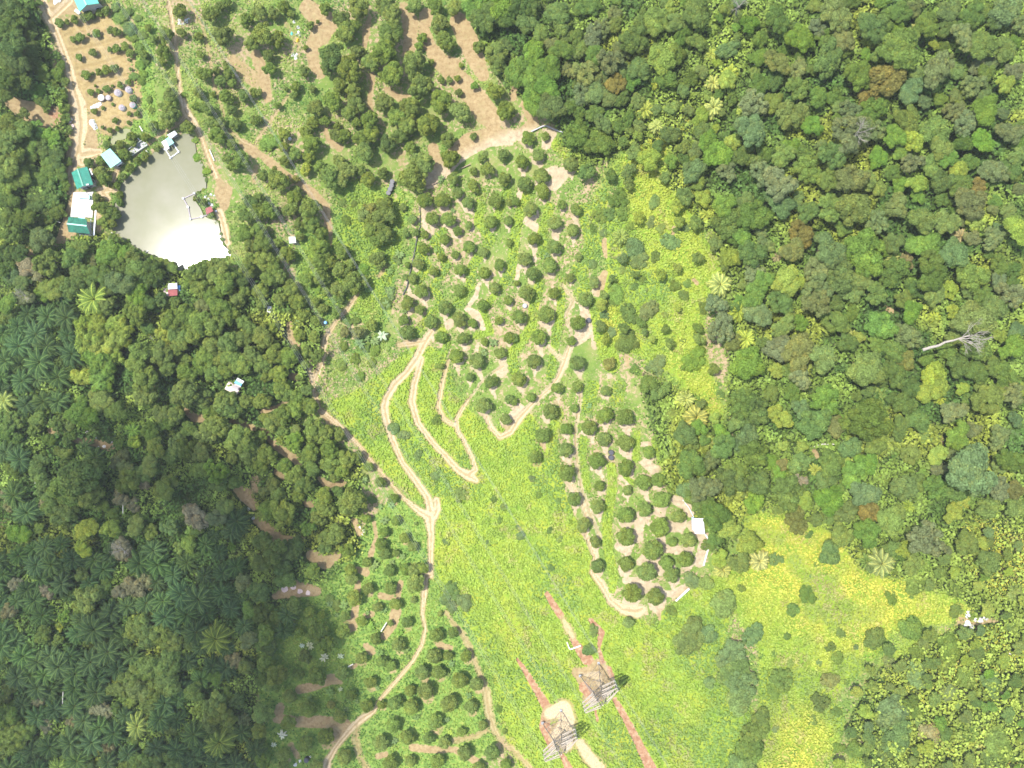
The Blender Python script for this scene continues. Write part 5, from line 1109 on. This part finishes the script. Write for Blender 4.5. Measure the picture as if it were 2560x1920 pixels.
for q in ('985,1405', '1060,1446'):
    x_, y_ = map(float, q.split(',')); p = at(*zp('3', x_, y_), 0); MB().bar(p, p+Vector((0, 0, 3.9)), .09).build('post', M['wood'], e)
house('field_hut', 'tiny grey hut among the fruit trees of the middle grove', 'hut', Zc('3', '1335,578 1376,576 1366,655 1326,645'), 2.2, .3, simple('grey_hut_roof', (.42, .42, .41), .7, .1, 1), ridge=False, parts=False)
house('box_hut', 'square white roofed hut in the grassy gap right of the pond', 'hut', [tp('F', *q) for q in ((283, 388), (338, 386), (346, 440), (288, 444))], 2.4, .15, M['white'], ridge=False, parts=False)
e, P, zg = house('hillside_hut', 'white roofed hut with blue-grey strip at the right edge of the orchard', 'hut', [tp('K', *q) for q in ((1578, 1160), (1580, 1293), (1668, 1298), (1655, 1162))], 2.6, .35, M['white'], ridge=False)
MB().corr(at(*tp('K', 1552, 1148), 2.3), at(*tp('K', 1576, 1158), 2.3), at(*tp('K', 1578, 1280), 2.3), at(*tp('K', 1556, 1255), 2.3)).build('side_roof', simple('blue_grey_sheet', (.33, .40, .52), .6, .1, 1), e)
e = root('stone_dock', at(*zp('1', 985, 320)), 'grey concrete trough beside the dirt path above the pond', 'trough')
a, b = at(*zp('1', 900, 378), .5), at(*zp('1', 1080, 258), .5)
d = (b-a).normalized(); nn = Vector((-d.y, d.x, 0)); m = MB(); m.box((a+b)/2-Vector((0, 0, .35)), d*(b-a).length/2, nn*1.1, (0, 0, .1)); m.build('floor', M['grey'], e)
for s in (-1, 1): MB().beam(a+nn*1.15*s, b+nn*1.15*s, .25, .8).build('side_wall', simple('grey_green_concrete', (.33, .35, .30), .9, .2, 1), e)
# round tanks
def tank(px, py, r_px, h, label, mat, lid=None, cone=False, cat='water tank', group=None):
    p = at(px, py, 0); R = r_px*(HC-p.z)/FPX
    e = root('water_tank', p, label, cat, group); V, F = [], []; m = MB()
    tube(m.V, m.F, (p.x, p.y, p.z-.3), (p.x, p.y, p.z+h), R, R*.97, 20); m.build('tank_body', mat, e)
    m = MB(); m.V, m.F = [], []
    if cone:
        tube(m.V, m.F, (p.x, p.y, p.z+h+.01), (p.x, p.y, p.z+h+R*.55), R*1.02, R*.12, 20)
    else:
        tube(m.V, m.F, (p.x, p.y, p.z+h+.01), (p.x, p.y, p.z+h+.06), R*.82, R*.8, 20)
    m.build('lid', lid or mat, e)
    m = MB(); m.bar((p.x+R*.5, p.y, p.z+h), (p.x+R*.5, p.y, p.z+h+(R*.55*.5 if cone else .0)+.2), .12, 8); m.build('hatch', mat, e)
tank(*zp('5', 710, 343), 9.2, .9, 'round concrete tank with a pale lid on the terrace plot', M['rust'], M['conc'])
tank(*zp('5', 838, 342), 7.4, .9, 'smaller dark round tank right of the pale concrete tank', M['rust'], M['lila'])
tank(*zp('5', 1012, 250), 8.6, 1.0, 'grey cone-topped fish tank, upper left of the four', M['white'], M['lila'], True)
tank(*zp('5', 1210, 195), 7.8, 1.0, 'white and grey fish tank, upper right of the four', M['white'], M['lila'], True)
tank(*zp('5', 1088, 525), 7.4, 1.0, 'grey cone-topped fish tank with white foot, lower left of the four', M['white'], M['lila'], True)
tank(*zp('5', 1292, 480), 7.6, 1.1, 'cyan fish tank with grey cone top, lower right of the four', M['cyan'], M['lila'], True)
for (x_, y_), l_ in zip(((1183, 1580), (1177, 1614), (1165, 1645)), ('topmost', 'middle', 'lowest')): tank(*tp('B', x_, y_), 6.0, 1.7, l_+' of the three black tanks beside the orchard fence', M['black'])
for (x_, y_), l_ in zip(((852, 588), (852, 633)), ('upper', 'lower')): tank(*tp('K', x_, y_), 6.3, 1.6, l_+' black tank of the pair in the lower orchard', M['black'])
tank(*tp('N', 445, 1575), 6.5, 1.5, 'dark tank beside rubbish at the bottom of the photo', M['black'])
tank(*tp('F', 1150, 15), 6, 1.4, 'dark blue tank beside the dense olive grove', M['black'])
tank(*tp('F', 605, 1130), 4, 1.2, 'small blue barrel tank by the bend of the farm track', M['blue'])
tank(*tp('G', 110, 985), 6, 1.0, 'flat dark tank below an orchard tree in the upper orchard', M['grey'])
tank(*tp('G', 660, 1110), 6.5, 1.2, 'dark round tank on the sandy patch at the orchard edge', M['black'])
tank(*tp('B', 298, 1205), 4, 1.0, 'small white ring tank beside a grove tree', M['white'])
# poles, pipes, boards
def line(name, label, cat, pts, r, mat, up=.25, square=False):
    W = [at(x, y, up) for x, y in pts]; m = MB()
    for a, b in zip(W, W[1:]):
        if square: m.beam(a, b, r*2, r*2)
        else: m.bar(a, b, r, 7)
    o = m.build(name, mat, None, tuple(W[0])); tag(o, label, cat); return o
line('water_pipe', 'long black pipe running down the left side of the orchard', 'pipe', T('F 1405,330 1385,430 1370,520 1345,640 1325,720 1305,820 1270,890'), .22, M['pipe'], .4)
line('water_pipe', 'black pipe line crossing the orchard above the pipe bend', 'pipe', T('F 1415,130 1420,300 1405,330'), .14, M['pipe'])
line('fence_rail', 'dark rail below the largest fruit tree of the upper grove', 'fence', T('B 1465,1612 1530,1590 1610,1560'), .16, M['wood'], .6, True)
line('fence_rail', 'dark rail at the top left corner of the orchard', 'fence', T('B 1770,1455 1850,1420'), .16, M['wood'], .6, True)
line('fence_rail', 'bent grey rail along the forest edge above the orchard', 'fence', T('C 165,1138 265,1090 300,1088 370,1120 440,1146'), .18, M['grey'], .7, True)
line('irrigation_pipe', 'white pipe curving below the white hillside hut', 'pipe', T('K 1672,1300 1700,1345 1702,1400 1680,1480 1655,1570'), .26, M['white'], .3)
line('irrigation_pipe', 'thin white pipe above the hillside hut', 'pipe', T('K 1475,1000 1530,1070 1570,1150'), .12, M['white'], .3)
line('white_board', 'long white board at the lower right orchard corner', 'board', T('O 1415,215 1530,108'), .24, M['white'], .3, True)
line('white_board', 'bent white rail lying across the red earth strip', 'board', T('O 470,560 500,635 595,600'), .2, M['pole'], .5, True)
for s, l in (('1010,70 1045,132', 'white pole on the grass above the pond path'), ('990,210 1025,256', 'white pole standing over the concrete trough'), ('1080,350 1160,425', 'white plank reaching into the pond from the upper bank'),
             ('465,622 552,552', 'white beam right of the teal house'), ('685,1295 720,1350', 'white pole at the lower left pond corner'), ('1078,1522 1124,1456', 'white plank in the water at the bottom pond bank'),
             ('868,1498 942,1522', 'white planks lying on the lower pond bank'), ('1815,340 1870,470', 'pale pole lying beside the path right of the pond')):
    line('wooden_pole', l, 'pole', Zc('1', s), .17, M['pole'], .35, True)
for s, l in (('E 375,205 520,265', 'thin grey pole leaning in the trees left of the green roof'), ('E 1210,1020 1300,1100', 'white bent pole in the scrub below the maroon hut'), ('L 360,553 470,520 585,520', 'white fallen log lying in the right-hand forest'),
             ('M 540,1110 545,1000', 'pale bare stem between the palms'), ('I 1062,940 1062,1120', 'upright bare white stem in the bamboo'), ('I 305,670 303,860', 'tall pale stem left of the big olive tree'),
             ('N 1130,400 1080,480', 'white sheet strip left of a small sapling on bare soil'), ('N 795,785 840,760', 'short white strip beside a dark orchard tree'), ('D 380,1455 425,1410', 'short bare log in the upper right forest'),
             ('D 270,1248 320,1245 318,1330', 'bent bare branch in the upper right forest'), ('C 2070,630 2100,540', 'bare white snag in the upper forest')):
    line('bare_log', l, 'log', T(s), .2 if 'log' in l or 'strip' in l else .13, M['pole'], 1.2 if 'stem' not in l else 4.0)
# crumpled sheets, sacks and rubbish
def sheets(name, label, cat, spots, mat, group=None, h=.25):
    """spots: photo x, y, radius"""
    W = [(at(x, y, 0), r*(HC-5)/FPX) for x, y, r in spots]; p0 = W[0][0]; m = MB(); g = random.Random(len(label))
    for p, R in W:
        n = 9; o = len(m.V); m.V.append((p.x, p.y, p.z+h+g.uniform(0, .2)))
        for ring, rr in ((0, .55), (1, 1.0)):
            for i in range(n):
                a = 6.283*i/n+ring*.3; q = R*rr*g.uniform(.65, 1.15); m.V.append((p.x+math.cos(a)*q, p.y+math.sin(a)*q, p.z+(h*g.uniform(.4, 1.3) if ring == 0 else .03)))
        for i in range(n):
            j = (i+1) % n; m.F.append((o, o+1+i, o+1+j)); m.F.append((o+1+i, o+1+n+i, o+1+n+j, o+1+j))
    o = m.build(name, mat, None, tuple(p0)); tag(o, label, cat, group)
def S3(z, s): return [(*zp(z, float(a.split(',')[0]), float(a.split(',')[1])), float(a.split(',')[2])) for a in s.split()]
def ST(s):
    out = []; t = None
    for w in s.split():
        if w.isalpha(): t = w
        else: a, b_, c__ = map(float, w.split(',')); out.append((*tp(t, a, b_), c__))
    return out
sheets('tarpaulin', 'white tarpaulin heap below the maroon hut', 'tarpaulin', S3('3', '330,620,7 370,590,8 400,565,7'), M['tarp'])
sheets('tarpaulin', 'white sheets right of the larger tarpaulin heap', 'tarpaulin', S3('3', '480,590,5 480,635,6 535,505,3 540,690,3'), M['tarp'])
sheets('tarpaulin', 'small white scraps above the maroon hut', 'tarpaulin', S3('3', '190,190,3 230,210,3 115,265,4 140,320,3'), M['tarp'])
sheets('tarpaulin', 'small white sheet in the scrub left of the grove', 'tarpaulin', ST('E 1310,1255,6 1320,1280,4'), M['tarp'])
sheets('sack_pile', 'white sacks beside the top forked tracks', 'sacks', ST('A 1555,200,6 1550,175,4 1610,180,7 1590,205,4 1630,165,4'), M['tarp'], h=.5)
sheets('sack_pile', 'pile of white and blue sacks at the top of the grove', 'sacks', ST('B 330,190,4 365,235,5 370,280,5 350,300,3 380,310,3'), M['tarp'], h=.5)
sheets('sack_pile', 'small turquoise sheet left of the sack pile at the top', 'tarpaulin', ST('B 310,290,5'), M['turq2'])
sheets('sand_heap', 'yellow heap below the sack pile at the top', 'heap', ST('B 362,350,6'), M['yellow'], h=.7)
sheets('tarpaulin', 'crumpled white sheet below the yellow heap', 'tarpaulin', ST('B 320,475,6 340,495,6 350,470,4'), M['tarp'])
sheets('gravel_heap', 'white gravel heap beside the wide dirt road', 'heap', ST('A 800,1060,10 810,1085,8 825,1105,6'), M['tarp'], h=.6)
sheets('gravel_heap', 'long white pile of bags below the concrete tank', 'heap', S3('5', '520,505,6 570,485,7 620,465,7 670,445,6'), M['tarp'], h=.3)
sheets('tarpaulin', 'white sheet left of the barn at the top edge', 'tarpaulin', ST('A 480,15,8 510,5,7'), M['tarp'])
sheets('rubbish', 'white rubbish scattered by the net pen hut', 'rubbish', S3('1', '1770,885,5 1800,910,4 1830,860,4 1840,980,6 1810,960,4 1870,870,3'), M['tarp'])
sheets('rubbish', 'white floating sheet at the bottom of the pond', 'rubbish', S3('1', '1010,1400,4 1045,1425,6'), M['tarp'])
sheets('rubbish', 'white debris at the lower left pond corner', 'rubbish', S3('1', '660,1365,7'), M['tarp'])
sheets('rubbish', 'white rubbish on the reddish soil at the left edge', 'rubbish', ST('I 750,415,4 830,470,3 900,540,5 960,500,5 985,530,4 850,545,3'), M['tarp'])
sheets('rubbish', 'white rubbish on the soil below the lone big fruit tree', 'rubbish', ST('J 900,1240,4 930,1270,4 920,1300,3'), M['tarp'])
sheets('rubbish', 'white rubbish left of the bare pinkish slope', 'rubbish', ST('I 2150,1080,5 2190,1160,5'), M['tarp'])
sheets('rubbish', 'pale rubbish beside the dark tank at the bottom', 'rubbish', ST('N 340,1630,6 380,1600,5 470,1560,4'), M['tarp'])
sheets('rubbish', 'pinkish grey rubbish spread on the shaded bare patch', 'rubbish', ST('N 250,110,9 320,90,9 380,130,8 450,150,8'), M['pink'], h=.15)
sheets('rock_outcrop', 'white rocks breaking through the yellow slope', 'rocks', ST('P 1730,330,9 1780,370,8 1720,410,9 1760,440,6 1830,380,7 1880,365,6'), M['rock'], h=.8)
sheets('rock_outcrop', 'small pale rock in the right-hand forest', 'rocks', ST('L 1500,860,6'), M['rock'], h=.6)
sheets('rock_outcrop', 'pale rocky patch at the far right below the forest', 'rocks', ST('P 2160,660,8 2100,665,5'), M['rock'], h=.5)
for i, (x_, y_) in enumerate(((600, 250), (612, 305), (180, 0), (600, 1250))):
    if i < 2: sheets('rubbish', ('upper', 'lower')[i]+' reddish junk pile on the left verge of the wide road', 'rubbish', ST('A %d,%d,5 %d,%d,4' % (x_+15, 780+y_, x_+5, 805+y_)), M['pink'])
# steel pylons of the power line
ARM = Vector((.82, .565, 0)).normalized(); ALONG = Vector((.53, -.85, 0)).normalized()
TIPS = {}
def pylon(px, py, h, label):
    p = at(px, py, 0); e = root('steel_pylon', p, label, 'pylon', 'steel pylons of the power line')
    def ring(z, w): return [p+(ARM*a+ALONG*b)*w+Vector((0, 0, z)) for a, b in ((-1, -1), (1, -1), (1, 1), (-1, 1))]
    lv = [(0, 3.4), (h*.25, 2.7), (h*.45, 1.9), (h*.60, 1.35), (h*.75, 1.2), (h*.9, 1.0), (h, .8)]
    R = [ring(z, w) for z, w in lv]
    for k in range(4):
        m = MB()
        for a, b in zip(R, R[1:]): m.beam(a[k], b[k], .17, .17)
        m.build('leg', M['rust'], e)
    m = MB()
    for a, b in zip(R, R[1:]):
        for k in range(4):
            j = (k+1) % 4; m.beam(a[k], b[j], .07, .07); m.beam(a[j], b[k], .07, .07); m.beam(b[k], b[j], .07, .07)
    m.build('bracing', M['rust'], e)
    for z in (h*.60, h*.76, h*.92):
        for s in (-1, 1):
            m = MB(); L = 5.6; tip = p+ARM*s*L+Vector((0, 0, z+.2)); w = 1.1
            for b in (-1, 1):
                a0 = p+ARM*s*.9+ALONG*b*w+Vector((0, 0, z)); a1 = a0+Vector((0, 0, 1.5))
                m.beam(a0, tip+ALONG*b*.35, .30, .26); m.beam(a1, tip+ALONG*b*.35, .16, .16)
            for q in (.2, .4, .6, .8):
                u = p+ARM*s*(.9+(L-.9)*q)+Vector((0, 0, z+.1*q)); ww = w*(1-q)+.35*q; v = p+ARM*s*(.9+(L-.9)*(q+.14))+Vector((0, 0, z+.1*q))
                m.beam(u+ALONG*ww, v-ALONG*ww*.9, .11, .11)
            m.build('cross_arm', M['steel'], e)
            i_ = MB(); i_.bar(tip, tip-Vector((0, 0, 1.6)), .12); i_.build('insulator', M['grey'], e)
            TIPS.setdefault(label, []).append(tip-Vector((0, 0, 1.6)))
    MB().beam(R[-1][0].lerp(R[-1][2], .5), p+Vector((0, 0, h+2.2)), .3, .3).build('peak', M['steel'], e)
    for q in R[0]: MB().box(q+Vector((0, 0, .1)), (.35, 0, 0), (0, .35, 0), (0, 0, .3)).build('footing', M['grey'], e)
pylon(1488, 1697, 17, 'steel lattice pylon on the sandy pad, upper right of the two')
pylon(1394, 1815, 16, 'steel lattice pylon on the pale pad, lower left of the two')
for lab, tips in TIPS.items():
    for i, t in enumerate(tips):
        m = MB(); K = 14
        for s in (-1, 1):
            pts = [t+ALONG*s*330*k/K+Vector((0, 0, -9*4*(k/K)*(1-k/K)+(14 if s < 0 else 4)*(k/K))) for k in range(K+1)]
            for a, b in zip(pts, pts[1:]): m.bar(a, b, .016, 4)
        o = m.build('power_line', M['grey'], None, tuple(t))
        tag(o, 'thin sagging wire on the %s %s arm of the %s pylon' % (('bottom', 'middle', 'top')[i//2], ('left', 'right')[i % 2], 'upper' if 'upper' in lab else 'lower'), 'power line', 'power line wires')
# dead trees
def dead_tree(label, base, top, h0, h1, r, seed, spread=.5):
    g = random.Random(seed); a, b = at(*base, h0), at(*top, h1); m = MB(); e = root('dead_tree', a, label, 'dead tree'); L = (b-a).length
    pts = [a.lerp(b, k/6)+Vector((g.uniform(-.2, .2), g.uniform(-.2, .2), 0)) for k in range(7)]
    for k in range(6): tube(m.V, m.F, pts[k], pts[k+1], r*(1-.1*k), r*(1-.1*(k+1)), 8)
    m.build('trunk', M['trunkw'], e); m = MB(); d0 = (b-a).normalized()
    def br(p, d, L_, r_, n):
        q = p+d*L_; tube(m.V, m.F, p, q, r_, r_*.6, 5)
        if n:
            for _ in range(3):
                dd = (d+Vector((g.uniform(-1, 1), g.uniform(-1, 1), g.uniform(-.5, .6)))*.75).normalized(); br(p.lerp(q, g.uniform(.5, 1)), dd, L_*g.uniform(.5, .8), r_*.55, n-1)
    for i in range(7):
        dd = (d0*g.uniform(.2, 1.1)+Vector((g.uniform(-1, 1), g.uniform(-1, 1), g.uniform(-.2, .6)))*spread*1.6).normalized(); br(pts[4].lerp(b, g.uniform(0, 1)), dd, L*.30, r*.30, 3)
    m.build('branches', M['trunkw'], e)
dead_tree('grey dead tree leaning right with bare white branches', tp('H', 1340, 1365), tp('H', 1740, 1235), 15, 18, .42, 3)
dead_tree('bare branched grey crown in the upper right forest', tp('D', 720, 1240), tp('D', 780, 1130), 6, 15, .25, 5)
dead_tree('bare branches above the bright crown at the upper forest', tp('C', 1930, 130), tp('C', 1960, 50), 4, 12, .2, 7)
dead_tree('leafless grey-white tree beside the valley bamboo', tp('I', 1090, 1480), tp('I', 1060, 1420), 3, 10, .2, 9)
dead_tree('leafless pale tree at the left valley edge', tp('E', 240, 900), tp('E', 210, 890), 3, 9, .2, 11)
# the cloud whose shadow lies over the lower left of the valley
def cloud():
    m, n, b = newmat('thin_cloud'); tr_ = N(n, 'ShaderNodeBsdfTransparent'); b.inputs['Base Color'].default_value = (.9, .9, .9, 1); b.inputs['Roughness'].default_value = 1
    mx = N(n, 'ShaderNodeMixShader'); mx.inputs[0].default_value = .11
    n.links.new(tr_.outputs[0], mx.inputs[1]); n.links.new(b.outputs[0], mx.inputs[2]); n.links.new(mx.outputs[0], n.nodes['Material Output'].inputs[0])
    g = np.random.default_rng(4); Vs, Fs = [], []; o = 0; H = 800.0
    SH = Z('W', '150,1000 350,960 450,1060 600,1130 620,1250 500,1350 300,1200 100,1250 450,1500 620,1450 680,1560 560,1620 250,1450 80,1550 350,1700 150,1750 640,1380 -80,1150 -60,1420 -100,1700 420,1640 700,1500 560,1250')
    for (px, py) in SH:
        for _ in range(3):
            x, y, z = place(px+g.uniform(-60, 60), py+g.uniform(-60, 60)); R = g.uniform(10, 20)
            c = np.array([x, y, z])+SUN/SUN[2]*(H+g.uniform(-10, 25)-z)
            th = np.linspace(0, 2*np.pi, 14, endpoint=False); ph = np.linspace(.05, np.pi-.05, 8)
            P_, T_ = np.meshgrid(ph, th, indexing='ij')
            q = 1+.16*np.sin(3*T_+g.uniform(0, 6))*np.sin(2*P_)
            S = np.stack([np.sin(P_)*np.cos(T_)*q, np.sin(P_)*np.sin(T_)*q, np.cos(P_)*.5], -1)*R+c
            i = np.arange(14*8).reshape(8, 14); f = np.stack([i[:-1], i[1:], np.roll(i[1:], -1, 1), np.roll(i[:-1], -1, 1)], -1).reshape(-1, 4)
            Vs.append(S.reshape(-1, 3)); Fs.append(f+o); o += 112
    ob = link('cloud', np_mesh('cloud', np.concatenate(Vs), np.concatenate(Fs), True), m); ob['kind'] = 'stuff'; ob['label'] = 'thin cloud high over the left valley'
cloud()

def haze():
    me = bpy.data.meshes.new('haze'); m = MB(); m.box((0, 0, 122), (940, 0, 0), (0, 940, 0), (0, 0, 134))
    mt = bpy.data.materials.new('haze'); mt.use_nodes = True; n = mt.node_tree; n.nodes.remove(n.nodes['Principled BSDF'])
    v = N(n, 'ShaderNodeVolumePrincipled'); v.inputs['Color'].default_value = (.93, .97, 1, 1); v.inputs['Density'].default_value = .00018; v.inputs['Anisotropy'].default_value = .2
    n.links.new(v.outputs[0], n.nodes['Material Output'].inputs['Volume'])
    o = m.build('haze', mt, None, (0, 0, 0)); o['kind'] = 'stuff'; o['label'] = 'thin pale haze over the valley'
haze()
